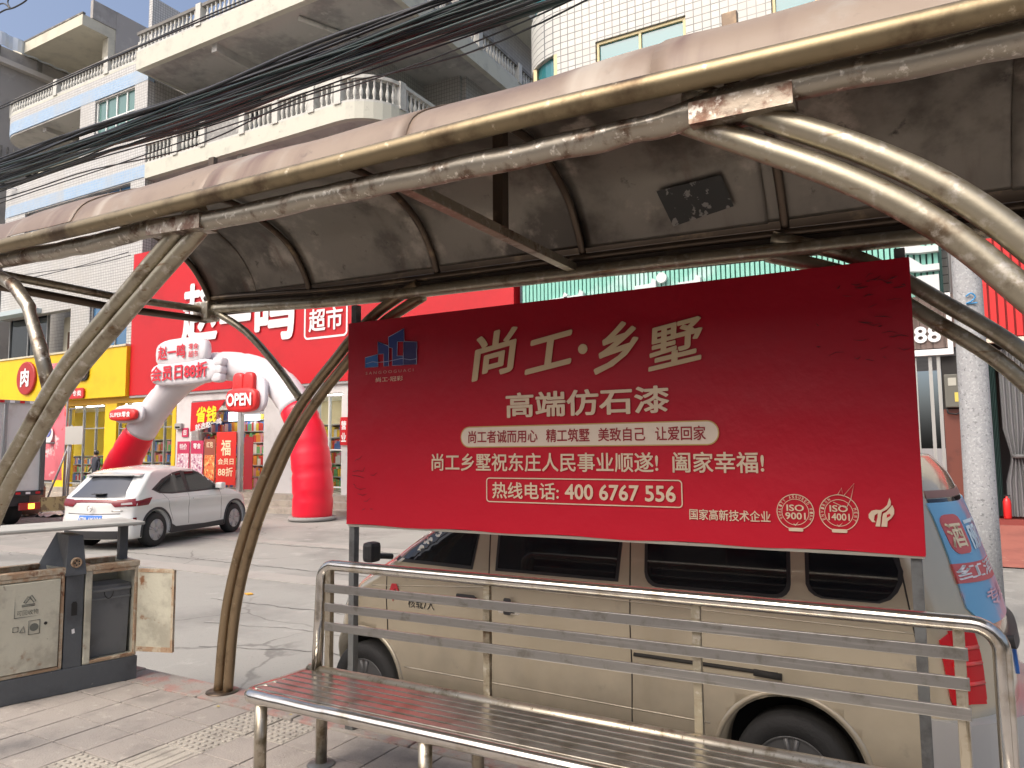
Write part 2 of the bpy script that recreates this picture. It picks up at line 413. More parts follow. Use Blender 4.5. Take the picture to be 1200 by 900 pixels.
# far pavement, steps and tiled ramp
FY = 18.8
fp = tag(MB().b2((-90, 18.3, -.34), (-.6, 22, .205)).build('shop_floor_terrace', STEPM), kind='structure')
for k, (y, z) in enumerate([(17.15, -.15), (17.75, .03)]):
    tag(MB().b2((-90, y, -.34), (-.6, 18.3 - .0 if k else 18.3, z)).build('stone_step', STEPM, fp), kind=None)
RAMP = M('red_ramp_tile', (.34, .12, .09), .7, 0, var=[((.26, .09, .07), 1.5, .45, .7), ((.45, .25, .2), 5, .6, .76)], bump=(30, .2))
sheet('tiled_ramp', -.6, 14.5, 12, 18.7, -.30, RAMP, .0)
tag(MB().b2((-.6, 18.68, -.34), (12, 30, .11)).build('shop_floor_red', M('dark_red_stone', (.22, .045, .035), .5)), kind='structure')

# ================================================================== BUILDINGS
TILE_L = M_tile('white_mosaic_tile', (.56, .56, .54), (.49, .49, .475), (.22, .22, .215), .125, .125, .011, .4)
TILE_M = M_tile('cream_wall_tile', (.52, .525, .49), (.46, .465, .435), (.15, .155, .15), .235, .205, .014, .35, stain=(.48, .47, .43))
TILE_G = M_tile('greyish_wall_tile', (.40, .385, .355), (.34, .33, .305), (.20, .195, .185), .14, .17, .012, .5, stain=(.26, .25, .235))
BLUE = M_tile('pale_blue_tile', (.30, .44, .60), (.25, .39, .56), (.40, .46, .52), .125, .125, .011, .4)
CREAM = M('cream_fascia', (.52, .52, .44), .6, 0, var=[((.42, .42, .36), 1.3, .5, .72), ((.36, .35, .3), 4, .60, .78)], bump=(30, .15))
SOFF = M('dirty_soffit', (.44, .43, .405), .85, 0, var=[((.28, .275, .265), .6, .46, .66), ((.54, .53, .50), 1.7, .58, .76)], bump=(12, .4, .02))
PLAST = M('pale_plaster', (.60, .57, .46), .8, 0, var=((.47, .45, .37), .8, .45, .7), bump=(18, .3, .01))
BALU = M('stone_baluster', (.52, .52, .48), .65, 0, var=[((.36, .36, .33), 2, .5, .7), ((.2, .2, .19), 9, .62, .78)], bump=(40, .3, .008))
RAILD = M('weathered_rail_dark', (.16, .155, .145), .8, 0, var=((.32, .31, .28), 2, .5, .7))
GREY = M('grey_render', (.36, .345, .33), .85, 0, var=[((.26, .25, .24), .5, .46, .68), ((.45, .43, .41), 1.4, .58, .76)], bump=(12, .4, .02))
GLG = M('green_window_glass', (.10, .20, .18), .08, 0, spec=.8)
GLT = M('teal_window_glass', (.03, .17, .19), .06, 0, spec=.9)
GLB = M('blue_window_glass', (.06, .16, .30), .08, 0, spec=.9)
GLD = M('dark_glass', (.015, .02, .025), .06, 0, spec=.8)
FRW = M('white_window_frame', (.70, .72, .70), .4)
FRY = M('yellow_window_frame', (.62, .52, .28), .5)
FRG = M('grey_window_frame', (.32, .33, .33), .45, .3)
# baluster mesh shared by all
bal_prof = [(.055, 0), (.055, .06), (.035, .09), (.05, .14), (.075, .25), (.07, .33), (.04, .42), (.032, .5), (.05, .56), (.035, .6), (.055, .64), (.055, .70)]
BAL = MB().lathe(bal_prof, (0, 0, 0), 8).build('baluster', BALU)
BALME = BAL.data; bpy.data.objects.remove(BAL)
def window(parent, x0, x1, z0, z1, y, glass, frame, mull=(), trans=(), fw=.06, depth=.10, ax='Y', reveal=True):
    """window set in a wall whose outer face is at y (ax='Y', looking at -Y) or x=y (ax='X', looking at +X)"""
    def P(a, d, z): return (a, y + d, z) if ax == 'Y' else (y - d, a, z)
    fr = MB()
    fr.b2(P(x0, -.02, z0), P(x0 + fw, depth, z1)); fr.b2(P(x1 - fw, -.02, z0), P(x1, depth, z1))
    fr.b2(P(x0 + fw, -.02, z0), P(x1 - fw, depth, z0 + fw)); fr.b2(P(x0 + fw, -.02, z1 - fw), P(x1 - fw, depth, z1))
    for m in mull: fr.b2(P(m - fw / 2, -.012, z0 + fw), P(m + fw / 2, depth - .01, z1 - fw))
    for t in trans: fr.b2(P(x0 + fw, -.008, t - fw * .4), P(x1 - fw, depth - .02, t + fw * .4))
    f = fr.build('window_frame', frame, parent)
    xs = [x0 + fw] + [m for m in mull] + [x1 - fw]; zs = [z0 + fw] + list(trans) + [z1 - fw]
    for i in range(len(xs) - 1):
        for j in range(len(zs) - 1):
            e = random.uniform(-.004, .004)
            MB().b2(P(xs[i], .045 + e, zs[j]), P(xs[i + 1], .055 + e, zs[j + 1])).build('pane', glass, f)
    return f
def balustrade(parent, path, z, post_at=(), top=.86, rail=BALU, step=.24, skip=None):
    """path: list of 2D points; balusters along it, posts where asked, top rail"""
    P = [Vector(p) for p in path]; L = [0]
    for i in range(len(P) - 1): L.append(L[-1] + (P[i + 1] - P[i]).length)
    def at(d):
        for i in range(len(P) - 1):
            if d <= L[i + 1]: return P[i].lerp(P[i + 1], (d - L[i]) / max(L[i + 1] - L[i], 1e-6))
        return P[-1]
    off = MB().strip([(p.x, p.y) for p in P], z + top - .13, z + top, .22).build('top_rail', rail, parent)
    MB().strip([(p.x, p.y) for p in P], z, z + .08, .2).build('bottom_rail', BALU, parent)
    n = int(L[-1] / step)
    inv = world_of(parent).inverted()
    for i in range(n):
        d = (i + .5) * L[-1] / n
        if any(abs(d - q) < .24 for q in post_at) or (skip and skip[0] < d < skip[1]): continue
        p = at(d); t = (at(min(d + .05, L[-1])) - at(max(d - .05, 0))).normalized()
        nn = Vector((-t.y, t.x)) * .1
        inst('baluster', BALME, parent, inv @ Vector((p.x + nn.x, p.y + nn.y, z + .07)), scale=(1, 1, (top - .18) / .70))
    for q in post_at:
        p = at(q); t = (at(min(q + .05, L[-1])) - at(max(q - .05, 0))).normalized(); nn = Vector((-t.y, t.x)) * .1
        MB().box((p.x + nn.x, p.y + nn.y, z + top / 2 + .01), (.30, .30, top + .04), rz=math.atan2(t.y, t.x)).build('post', BALU, parent)

# ---------- left tiled block with balconies
BY = 19.2
LB = thing('apartment_building', 'white mosaic tiled block with blue bands and stone balustrade balconies above the shops', 'building', (-29, BY, -.32))
def P(mb, name, mat): return mb.build(name, mat, LB)
# lower storey over the yellow shop
P(MB().b2((-40.1, BY + .02, 8.25), (-28.9, BY + .4, 11.75)), 'wall', TILE_L)
P(MB().b2((-33.95, BY, 5.9), (-32.5, BY + .4, 8.24)), 'pier', TILE_L)
P(MB().b2((-29.75, BY, 5.9), (-28.9, BY + .4, 8.24)), 'pier', TILE_L)
P(MB().b2((-36.6, BY + 1.2, 5.9), (-33.95, BY + 1.4, 8.24)), 'recess_wall', PLAST)
P(MB().b2((-36.2, BY + 1.17, 6.0), (-35.2, BY + 1.2, 7.5)), 'balcony_door', M('brown_door', (.10, .05, .03), .5))
window(LB, -32.45, -29.8, 5.9, 8.2, BY + .1, GLB, FRG, (-31.6, -30.7), (7.3,))
window(LB, -40.1, -36.7, 5.9, 8.6, BY + .5, GLD, FRG, (-38.4,), ())
P(MB().b2((-41.6, BY - .5, 8.28), (-36.4, BY + .3, 8.5)), 'canopy_ledge', M('pale_blue_ledge', (.42, .50, .52), .6))
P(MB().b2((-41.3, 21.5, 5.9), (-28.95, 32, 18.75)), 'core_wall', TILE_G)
# strip windows, blue band, tiled parapet with curved left corner
P(MB().b2((-40.1, BY + .03, 11.75), (-38.3, BY + .4, 13.45)), 'pier', TILE_L)
P(MB().b2((-29.9, BY + .03, 11.75), (-28.9, BY + .4, 13.45)), 'pier', TILE_L)
window(LB, -38.25, -29.95, 11.8, 13.43, BY + .2, GLB, FRG, tuple(-38.25 + .92 * k for k in range(1, 9)), ())
cpath = [(-41.4, 23), (-41.4, 20.9)] + arc(-39.7, 20.9, 1.7, 180, 270, 8) + [(-28.9, BY)]
P(MB().strip(cpath, 13.46, 14.02, .3), 'blue_band', BLUE)
P(MB().strip(cpath, 14.02, 15.05, .3), 'parapet', TILE_L)
P(MB().prism(inset(cpath, .04) + [(-28.95, 23)], 13.40, 13.455), 'balcony_soffit', SOFF)
# bay wall with window, open balcony at its left
P(MB().b2((-33.9, BY + .01, 15.06), (-32.75, BY + .35, 17.8)), 'pier', TILE_L)
P(MB().b2((-29.8, BY + .01, 15.06), (-28.9, BY + .35, 17.8)), 'pier', TILE_L)
P(MB().b2((-32.74, BY + .02, 15.06), (-29.81, BY + .35, 15.45)), 'sill_wall', TILE_L)
window(LB, -32.72, -29.82, 15.46, 17.78, BY + .12, GLG, FRW, (-31.25, -32.0, -30.5), (16.75,), .07)
P(MB().b2((-33.9, BY + .36, 15.06), (-33.7, 22, 17.8)), 'return_wall', PLAST)
P(MB().b2((-41.3, 21.3, 15.06), (-33.9, 21.5, 17.8)), 'recess_wall', PLAST)
P(MB().b2((-35.6, 21.24, 15.1), (-34.4, 21.29, 17.2)), 'balcony_door', FRG)
P(MB().strip(cpath, 17.81, 18.42, .3), 'blue_band', BLUE)
P(MB().strip(cpath, 18.42, 18.78, .3), 'parapet', TILE_L)
P(MB().strip([(p[0], p[1]) for p in cpath], 18.78, 18.88, .36), 'ledge', CREAM)
P(MB().prism(inset(cpath, .04) + [(-28.95, 23)], 17.72, 17.8), 'balcony_soffit', SOFF)
P(MB().b2((-37.6, BY + .3, 17.5), (-37.3, 21.3, 17.72)), 'soffit_beam', SOFF)
balustrade(LB, cpath, 18.88, post_at=(3.8, 8.4, 12.5, 15.0), top=.76, rail=RAILD, step=.235)
# side wall of the bay (faces +X) and recess walls
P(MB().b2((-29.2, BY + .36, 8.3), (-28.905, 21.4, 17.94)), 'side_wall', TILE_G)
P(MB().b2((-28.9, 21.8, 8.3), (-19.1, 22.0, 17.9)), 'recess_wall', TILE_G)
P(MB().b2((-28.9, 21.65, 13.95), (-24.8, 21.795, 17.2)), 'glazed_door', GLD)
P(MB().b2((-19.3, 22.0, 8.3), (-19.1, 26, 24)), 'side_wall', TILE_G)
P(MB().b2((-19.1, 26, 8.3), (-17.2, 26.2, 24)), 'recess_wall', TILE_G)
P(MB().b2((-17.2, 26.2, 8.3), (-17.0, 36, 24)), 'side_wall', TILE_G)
window(LB, 23.0, 25.0, 15.0, 16.9, -19.09, GLT, FRG, (24.0,), (), .05, .06, ax='X')
window(LB, 26.9, 28.3, 15.0, 16.4, -16.99, GLT, FRG, (27.6,), (), .05, .06, ax='X')
window(LB, 26.9, 28.6, 19.6, 21.6, -16.99, GLB, FRG, (27.7,), (), .05, .06, ax='X')
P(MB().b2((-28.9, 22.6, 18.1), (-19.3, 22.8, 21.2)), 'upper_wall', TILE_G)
# balcony slab 2nd floor
bp = [(-28.9, BY), (-17.9, BY)] + arc(-17.9, 20.9, 1.7, -90, 0, 8)[1:] + [(-16.2, 34)]
P(MB().prism(inset(bp, .04) + [(-28.85, 34)], 13.40, 13.52), 'balcony_soffit', SOFF)
P(MB().strip([(p[0], p[1]) for p in bp], 13.38, 14.0, .25), 'balcony_fascia', CREAM)
P(MB().b2((-23.5, BY + .3, 13.0), (-23.2, 21.7, 13.39)), 'soffit_beam', SOFF)
xs = [onY(x, y, BY).x for x, y in ((206, 163), (238, 152), (284, 138), (323, 125), (365, 110), (396, 100))]
pa = [x + 28.9 for x in xs] + [11.0 + 2.5, 17.0, 20.5, 24]
balustrade(LB, bp, 14.0, post_at=pa, top=1.0, step=.25, skip=(pa[1], pa[2]))
P(MB().b2((xs[1] + .16, BY + .04, 14.1), (xs[2] - .16, BY + .14, 14.86)), 'carved_panel', M('grey_stone_panel', (.24, .24, .23), .7, 0, var=((.36, .36, .34), 5, .5, .65), bump=(14, .8, .03)))
# terrace slab above
tp = [(-28.85, 21.6), (-28.85, 18.6), (-17.2, 18.6)] + arc(-17.2, 19.8, 1.2, -90, 0, 6)[1:] + [(-16.0, 34)]
P(MB().prism(inset(tp, .04) + [(-28.8, 34)], 17.95, 18.1), 'terrace_soffit', SOFF)
P(MB().strip(tp, 17.93, 18.72, .25), 'terrace_fascia', CREAM)
P(MB().b2((-24.4, 18.9, 17.6), (-24.1, 21.8, 17.95)), 'soffit_beam', SOFF)
P(MB().b2((-28.6, 21.3, 17.55), (-19.2, 21.79, 17.94)), 'soffit_beam', SOFF)
P(MB().tube([(-19.9, 19.2, 17.83), (-18.9, 21.7, 17.83)], .09, 8), 'drain_pipe', BALU)
balustrade(LB, tp[1:], 18.72, post_at=(4, 8, 10.8, 16, 19.5, 23), top=.9, step=.25, rail=RAILD)
P(MB().b2((-16.9, 24, 22.0), (-15.6, 36, 22.3)), 'upper_slab', CREAM)
balustrade(LB, [(-15.6, 25), (-15.6, 34)], 22.3, post_at=(2, 5), top=.9, step=.3)
# roof room, stair tower, tiled block
pL = onY(33, 50, 23); pR = onY(108, 22, 23)
P(MB().b2((-47.0, 22.46, 25.32), (-39.85, 30.5, 25.95)), 'roof_slab', PLAST)
P(MB().b2((-40.35, 23.95, 18.5), (-39.83, 24.35, 25.3)), 'roof_column', PLAST)
P(MB().b2((-46, 28.0, 18.5), (-40.0, 28.2, 25.3)), 'roof_room_wall', PLAST)
P(MB().b2((-40.05, 24.37, 18.5), (-39.8, 32, 27.05)), 'stair_tower', GREY)
P(MB().b2((-40.05, 23.0, 25.96), (-39.8, 24.36, 27.04)), 'slab_upstand', GREY)
P(MB().b2((-47, 22.43, 25.96), (-39.8, 22.6, 26.05)), 'slab_edge_tile', RAILD)
P(MB().b2((-31.25, 20.7, 18.8), (-31.0, 30, 23.1)), 'tiled_roof_wall', TILE_L)

# ---------- far grey building at the left edge
GB = thing('grey_building', 'plain grey rendered building with corrugated roof edge, far left behind the tiled block', 'building', (-50, 24, -.32))
gx = -46
MB().b2((-75, 20.5, -.3), (gx, 60, 24.2)).build('wall', GREY, GB)
MB().b2((-75, 20.2, 24.2), (gx + .35, 60, 24.5)).build('cornice', M('light_cornice', (.50, .48, .45), .7), GB)
MB().b2((-75, 20.4, 24.5), (gx + .1, 60, 25.25)).build('parapet', GREY, GB)
for k in range(9): MB().b2((gx + .1, 21 + 2.3 * k, 24.5), (gx + .22, 21.25 + 2.3 * k, 25.25)).build('pilaster', RAILD, GB)
CORR = M('white_corrugated_sheet', (.62, .68, .74), .4, .2)
m = MB(); pts = []
for i in range(160): pts.append((20.3 + i * .22, .10 * (1 if i % 4 < 2 else 0)))
vs = []
for (y, d) in pts: vs += [(gx + .25 + d, y, 25.2), (gx + .25 + d, y, 26.0)]
m.add(vs, [(2 * i, 2 * i + 2, 2 * i + 3, 2 * i + 1) for i in range(159)])
m.build('corrugated_edge', CORR, GB)
for k in range(4):
    for q in range(3):
        MB().b2((gx - .05, 23 + 5 * q, 3 + 5 * k), (gx + .03, 24.6 + 5 * q, 4.8 + 5 * k)).build('window', GLD, GB)
for q in range(7): MB().b2((gx + .05, 21.2 + q * .35, 18.2), (gx + .12, 21.3 + q * .35, 19.4)).build('window_grille', RAILD, GB)

# ---------- middle corner building with rounded tiled corner
MBD = thing('corner_building', 'cream tiled building with rounded corner and teal windows rising above the bus shelter', 'building', (-6, BY, -.32))
rc = 1.7; xl = -10.75
def ccr(o=0): return [(xl - o, 30), (xl - o, BY + rc)] + arc(xl + rc, BY + rc, rc + o, 180, 270, 10)
def corner_path(x1, o=0.0): return ccr(o) + [(x1, BY - o)]
def Q(mb, name, mat): return mb.build(name, mat, MBD)
zt, zbw = 13.45, 10.6      # window head and foot
Q(MB().strip(corner_path(14), zt, 15.1, .3), 'wall', TILE_M)
Q(MB().strip([(-8.9, BY), (14, BY)], 15.1, 17.6, .3), 'wall', TILE_M)
Q(MB().strip(corner_path(14), 7.6, zbw, .3), 'wall', TILE_M)
Q(MB().strip(corner_path(14), 17.6, 21, .3), 'wall', TILE_M)
Q(MB().strip(ccr(-.12) , 15.1, 17.6, .05), 'corner_glazing', GLT)
# window band in the first visible storey
segs = [(-9.22, -7.98), (-5.32, -3.08), (-.9, 1.6), (4, 14)]
for s0, s1 in segs: Q(MB().strip([(s0, BY), (s1, BY)], zbw, zt, .3), 'wall', TILE_M)
Q(MB().strip([(x, y) for x, y in ccr(-.14) + [(-9.24, BY + .14)]], zbw, zt, .05), 'corner_glazing', GLT)
for pt in (ccr(-.02)[3], ccr(-.02)[7], (-9.3, BY + .03)):
    Q(MB().box((pt[0] + .02, pt[1] + .05, (zt + zbw) / 2), (.12, .12, zt - zbw - .01)), 'window_mullion', FRY)
window(MBD, -7.96, -5.34, zbw, zt - .02, BY + .08, GLT, FRY, (-6.65,), (11.6,), .07)
window(MBD, -3.06, -.92, zbw, zt - .02, BY + .08, GLT, FRY, (-2.0,), (11.6,), .07)
window(MBD, 1.62, 3.98, zbw, zt - .02, BY + .08, GLT, FRY, (2.8,), (11.6,), .07)
Q(MB().b2((xl + .3, BY + 1.2, 4.3), (14, 30, 20.9)), 'core_wall', TILE_M)
# ================================================================== SHOPFRONTS
RED = M('red_sign_vinyl', (.54, .007, .014), .42, 0, var=((.46, .006, .012), .5, .45, .7), bump=(2.5, .12, .03))
WHITE = M('white_plastic', (.80, .80, .80), .35)
OFFW = M('off_white_wall', (.62, .61, .60), .6, 0, var=((.5, .49, .48), 1, .5, .72))
YEL = M('yellow_sign_panel', (.78, .52, .01), .4, 0, var=((.70, .45, .01), .7, .45, .7))
ORNG = M('orange_yellow_wall', (.55, .31, .02), .5)
GREYM = M('grey_panel', (.33, .33, .33), .5)
GLASS = bpy.data.materials.new('shop_glass'); GLASS.use_nodes = True
_b = GLASS.node_tree.nodes['Principled BSDF']; _b.inputs['Base Color'].default_value = (.92, .97, .96, 1); _b.inputs['Roughness'].default_value = .02
_b.inputs['Transmission Weight'].default_value = 1.0; _b.inputs['IOR'].default_value = 1.05; _b.inputs['Specular IOR Level'].default_value = .8
TUBEL = M('ceiling_lamp', (1, 1, 1), .5, emis=((1, .95, .85), 14))
WARM = M('warm_interior_wall', (.72, .62, .42), .7)
# supermarket body
SM = thing('supermarket', 'white framed supermarket front with open glass door and lit shelves under the big red sign', 'shop', (-21, FY, -.32))
def S(mb, name, mat): return mb.build(name, mat, SM)
zf = .205
S(MB().b2((-25.75, FY + .02, zf), (-24.85, FY + .35, 4.0)), 'wall_pier', OFFW)
S(MB().b2((-24.85, FY + .02, 3.62), (-16.6, FY + .35, 4.0)), 'door_header', OFFW)
S(MB().b2((-20.9, FY + .02, zf), (-18.45, FY + .35, 3.62)), 'wall_pier', OFFW)
S(MB().b2((-17.2, FY + .02, zf), (-16.6, FY + .35, 3.62)), 'wall_pier', OFFW)
S(MB().b2((-16.6, FY + .03, zf), (-10.5, FY + .35, 4.0)), 'wall', OFFW)
S(MB().b2((-26, 25, zf), (-10.5, 25.2, 4.2)), 'back_wall', WARM)
S(MB().b2((-25.9, FY + .4, 3.9), (-10.5, 25, 4.1)), 'ceiling', WHITE)
S(MB().b2((-26, FY + .36, zf), (-25.8, 25, 4.0)), 'inner_wall', WHITE)
S(MB().b2((-25.8, FY + .36, zf), (-10.5, 25, zf + .02)), 'floor', M('shop_floor_tile', (.6, .58, .52), .2))
for k in range(5):
    for q in range(2):
        S(MB().b2((-24.6 + k * 1.75, 20.0 + 2.2 * q, 3.84), (-23.4 + k * 1.75, 20.18 + 2.2 * q, 3.89)), 'strip_lamp', TUBEL)
# shelving with many goods (uncountable)
random.seed(5)
PK = [M('pack_' + n, c, .5) for n, c in (('red', (.6, .05, .04)), ('yellow', (.75, .5, .05)), ('white', (.75, .72, .68)), ('orange', (.7, .25, .04)), ('blue', (.1, .2, .5)), ('green', (.15, .4, .15)), ('pink', (.7, .3, .35)))]
SHW = M('shelf_white', (.6, .58, .55), .5)
def shelf(x0, x1, y, z0, z1, nr):
    t = thing('goods_shelf', 'shop shelf packed with colourful snack goods at x %.0f' % x0, 'shelf', ((x0 + x1) / 2, y, zf))
    m = MB()
    for k in range(nr + 1): m.b2((x0, y, z0 + (z1 - z0) * k / nr), (x1, y + .45, z0 + (z1 - z0) * k / nr + .03))
    m.b2((x0, y + .45, z0), (x1, y + .48, z1)); m.build('shelf_frame', SHW, t)
    for ci, pk in enumerate(PK):
        g_ = MB()
        for k in range(nr):
            zz = z0 + (z1 - z0) * k / nr + .035; hh = (z1 - z0) / nr
            x = x0 + .02
            while x < x1 - .1:
                wv = random.uniform(.09, .2)
                if random.random() < 1 / 3.2: g_.b2((x, y + .02 + random.uniform(0, .05), zz), (x + wv, y + .3, zz + hh * random.uniform(.5, .85)))
                x += wv * .55
        if g_.v: tag(g_.build('goods', pk, t), kind='stuff')
    return t
S1 = shelf(-25.7, -22.3, 20.0, .25, 3.3, 7); S1['label'] = 'long snack shelf seen through the supermarket doorway'
S2 = shelf(-20.9, -17.4, 20.2, .25, 2.6, 5); S2['label'] = 'goods shelf behind the right supermarket window beside the red arch leg'
# doorway: glass door and posts
DRF = M('door_frame_grey', (.42, .43, .44), .4, .4)
S(MB().b2((-24.85, FY + .05, 3.40), (-20.9, FY + .2, 3.62)), 'door_frame', DRF)
S(MB().b2((-22.3, FY + .04, zf), (-22.12, FY + .2, 3.40)), 'door_frame', DRF)
d = S(MB().b2((-21.95, FY + .1, zf), (-20.95, FY + .13, 3.1)), 'glass_door', GLASS)
S(MB().b2((-22.1, FY + .06, 3.02), (-20.9, FY + .16, 3.12)), 'door_rail', DRF)
MB().b2((-21.95, FY + .07, .3), (-21.5, FY + .095, 2.2)).build('red_door_sticker', M('sticker_deep_red', (.35, .02, .03), .5), d)
window(SM, -18.42, -17.22, .42, 3.55, FY + .1, GLASS, FRW, (-17.85,), (1.7,), .05)
# light box inside door
S(MB().b2((-23.9, 19.75, 2.85), (-22.2, 19.8, 3.2)), 'lit_light_box', M('lightbox', (.7, .85, 1), .5, emis=((.75, .9, 1.0), 2.2)))

SG = thing('supermarket_sign', 'huge red supermarket fascia sign with white lettering 赵一鸣', 'sign', (-19.4, 18.7, 4.0))
MB().b2((-28.65, 18.7, 3.99), (-10.5, 19.1, 9.9)).build('sign_panel', RED, SG)
MB().b2((-28.65, 18.72, 3.90), (-10.5, 19.05, 3.985)).build('lower_trim', GREYM, SG)
RV, UV = (1, 0, 0), (0, 0, 1)
def schar(ch, x0, x1, z0, z1, sh=0): return text(ch, WHITE, SG, (x0, 18.7, z0), RV, UV, x1 - x0, z1 - z0, bold=.045, shear=sh, thick=.05)
schar('赵', -25.4, -23.3, 5.85, 8.2); schar('一', -23.2, -21.5, 6.45, 6.85); schar('鸣', -21.3, -19.3, 5.6, 8.0)
text('超市', WHITE, SG, (-18.62, 18.7, 5.75), RV, UV, 1.55, .80, bold=.03, thick=.04)
rframe(-18.87, 5.5, -16.88, 6.78, .18, .07, 18.69, WHITE, SG)

def poster(nm, lab, x0, x1, z0, z1, c1, c2, body, tc, y=FY - .005, rows=None, cat='poster'):
    t = thing(nm, lab, cat, ((x0 + x1) / 2, y, z0))
    MB().b2((x0, y - .012, z0), (x1, y, z1)).build('sheet', c1, t)
    h = (z1 - z0)
    if c2: MB().b2((x0 + .04, y - .016, z0 + .04), (x1 - .04, y - .0125, z0 + h * .62)).build('print_panel', c2, t)
    for (s, fx0, fx1, fz0, fz1) in body:
        text(s, tc, t, (x0 + (x1 - x0) * fx0, y - .013, z0 + h * fz0), RV, UV, (x1 - x0) * (fx1 - fx0), h * (fz1 - fz0), bold=.03, thick=.006)
    return t
PKM = M('poster_magenta', (.50, .03, .10), .5); PWH = M('poster_pale', (.62, .45, .52), .5, 0, var=[((.35, .12, .22), 5, .5, .56), ((.85, .8, .8), 9, .52, .58)])
PRD = M('poster_red', (.66, .03, .02), .5); POR = M('poster_orange_print', (.75, .22, .06), .5, 0, var=[((.85, .62, .25), 7, .5, .55), ((.6, .03, .02), 9, .52, .58)])
CRM = M('print_cream', (.85, .72, .48), .5); YLW = M('print_yellow', (.9, .70, .02), .5)
poster('poster', 'pink and white price poster on the white pier, nearest the yellow shop', -25.6, -24.88, .85, 2.08, PKM, PWH, [('特价', .2, .8, .74, .93)], WHITE)
poster('poster', 'pink poster with grey cartoon print, second from the yellow shop', -24.80, -24.08, .78, 2.1, PKM, PWH, [('零食', .2, .8, .76, .93)], WHITE)
poster('poster', 'narrow orange patterned poster with brown edge in the doorway', -24.02, -23.4, .55, 2.15, M('poster_brown', (.3, .08, .05), .5), POR, [('红包', .2, .8, .80, .94)], CRM)
poster('poster', 'tall bright red poster with rounded top beside the glass door', -23.35, -22.28, .45, 2.4, PRD, None, [('福', .25, .75, .55, .85), ('会员日', .1, .9, .38, .50), ('88折', .12, .88, .16, .33)], CRM)
poster('small_notice', 'small red square notice above the pink poster', -25.35, -24.98, 2.25, 2.6, PKM, None, [('吉', .2, .8, .2, .8)], WHITE, cat='notice')
t = thing('red_hanging_banner', 'red banner with yellow characters 省钱 hung over the supermarket doorway', 'banner', (-23.9, FY - .03, 2.4))
MB().prism([(-24.83, 3.56), (-24.85, 2.45), (-24.35, 2.52), (-23.8, 2.9), (-23.3, 3.2), (-22.9, 3.6)], FY - .03, FY - .018, 'Y').build('banner_cloth', RED, t)
text('省钱', YLW, t, (-24.55, FY - .031, 2.78), RV, (.12, 0, 1), 1.15, .62, bold=.05, thick=.01)
text('就选赵一鸣', WHITE, t, (-24.55, FY - .031, 2.46), (1, 0, .16), UV, 1.5, .25, bold=.03, thick=.01)
t = thing('vertical_red_plate', 'narrow upright red plate with white writing on the pier right of the arch', 'sign', (-17.0, FY, 1.85))
MB().b2((-17.22, FY - .04, 1.85), (-16.9, FY, 2.78)).build('plate', RED, t)
for k, ch in enumerate('营业'): text(ch, WHITE, t, (-17.17, FY - .041, 2.36 - k * .4), RV, UV, .22, .3, bold=.04, thick=.004)
t = thing('wall_vent_box', 'small grey box fixed on the pier beside the yellow shop', 'box', (-25.4, FY, 2.6)); MB().bbox((-25.68, FY - .12, 2.55), (-25.3, FY, 2.78), .02).build('casing', GREYM, t)
MB().b2((-25.62, FY - .13, 2.6), (-25.36, FY - .121, 2.66)).build('grille', GLD, t)

# ---------- yellow shop
YS = thing('yellow_shop', 'yellow fronted snack shop with tall glazed windows left of the supermarket', 'shop', (-33, FY, -.32))
def Yb(mb, name, mat): return mb.build(name, mat, YS)
Yb(MB().b2((-42, FY + .02, 3.72), (-25.76, FY + .4, 4.0)), 'header', ORNG)
for x0, x1 in ((-42, -38.6), (-34.1, -33.25), (-30.4, -29.6), (-25.98, -25.77)): Yb(MB().b2((x0, FY, zf), (x1, FY + .4, 3.72)), 'pillar', YEL)
Yb(MB().b2((-42, 24, zf), (-26, 24.2, 4)), 'back_wall', M('yellow_inner_wall', (.70, .50, .04), .6))
Yb(MB().b2((-42, FY + .4, 3.9), (-26, 24, 4.1)), 'ceiling', WHITE)
for k in range(8): Yb(MB().b2((-40 + k * 1.75, 20.6, 3.82), (-38.9 + k * 1.75, 20.75, 3.88)), 'strip_lamp', TUBEL)
window(YS, -33.2, -30.45, .35, 3.65, FY + .1, GLASS, FRG, (-32.1, -31.2), (2.72,), .05)
window(YS, -29.55, -26.05, .3, 3.2, FY + .1, GLASS, FRG, (-28.4, -27.3, -26.6), (2.67,), .05)
window(YS, -38.5, -34.2, .35, 3.65, FY + .1, GLASS, FRG, (-37, -35.6), (2.72,), .05)
S3 = shelf(-32.4, -28.9, 20.8, .25, 2.2, 4); S3['label'] = 'yellow lit goods shelf inside the yellow shop beside its door'
S4 = shelf(-39.7, -36.6, 22.5, .25, 1.5, 3); S4['label'] = 'low counter shelf of goods inside the yellow shop window'
YG = thing('yellow_shop_sign', 'plain yellow fascia sign with round red badge over the yellow shop', 'sign', (-33, 18.55, 3.9))
MB().prism([(18.55, 3.98), (18.55, 6.05), (19.1, 6.05), (19.1, 3.98)], -42, -28.68, 'X').build('sign_panel', YEL, YG)
MB().b2((-42, 18.5, 6.05), (-28.68, 19.15, 6.13)).build('top_trim', M('trim_pale', (.6, .55, .4), .5), YG)
bd = MB().lathe([(.72, 0), (.76, .02), (.76, .10), (.72, .12)], (-36.0, 18.43, 5.1), 32, 'Y').build('round_badge', M('badge_red', (.40, .03, .03), .4), YG)
text('肉', WHITE, bd, (-36.35, 18.42, 4.7), RV, UV, .7, .85, bold=.05, thick=.012)
BLK = M('black_paint', (.015, .015, .015), .4)
MB().prism(rrect(-32.15, 4.75, -31.2, 5.85, .3), 18.47, 18.54, 'Y').build('speech_bubble', BLK, YG)
MB().prism(rrect(-32.05, 4.85, -31.3, 5.75, .25), 18.44, 18.465, 'Y').build('speech_bubble', WHITE, YG)
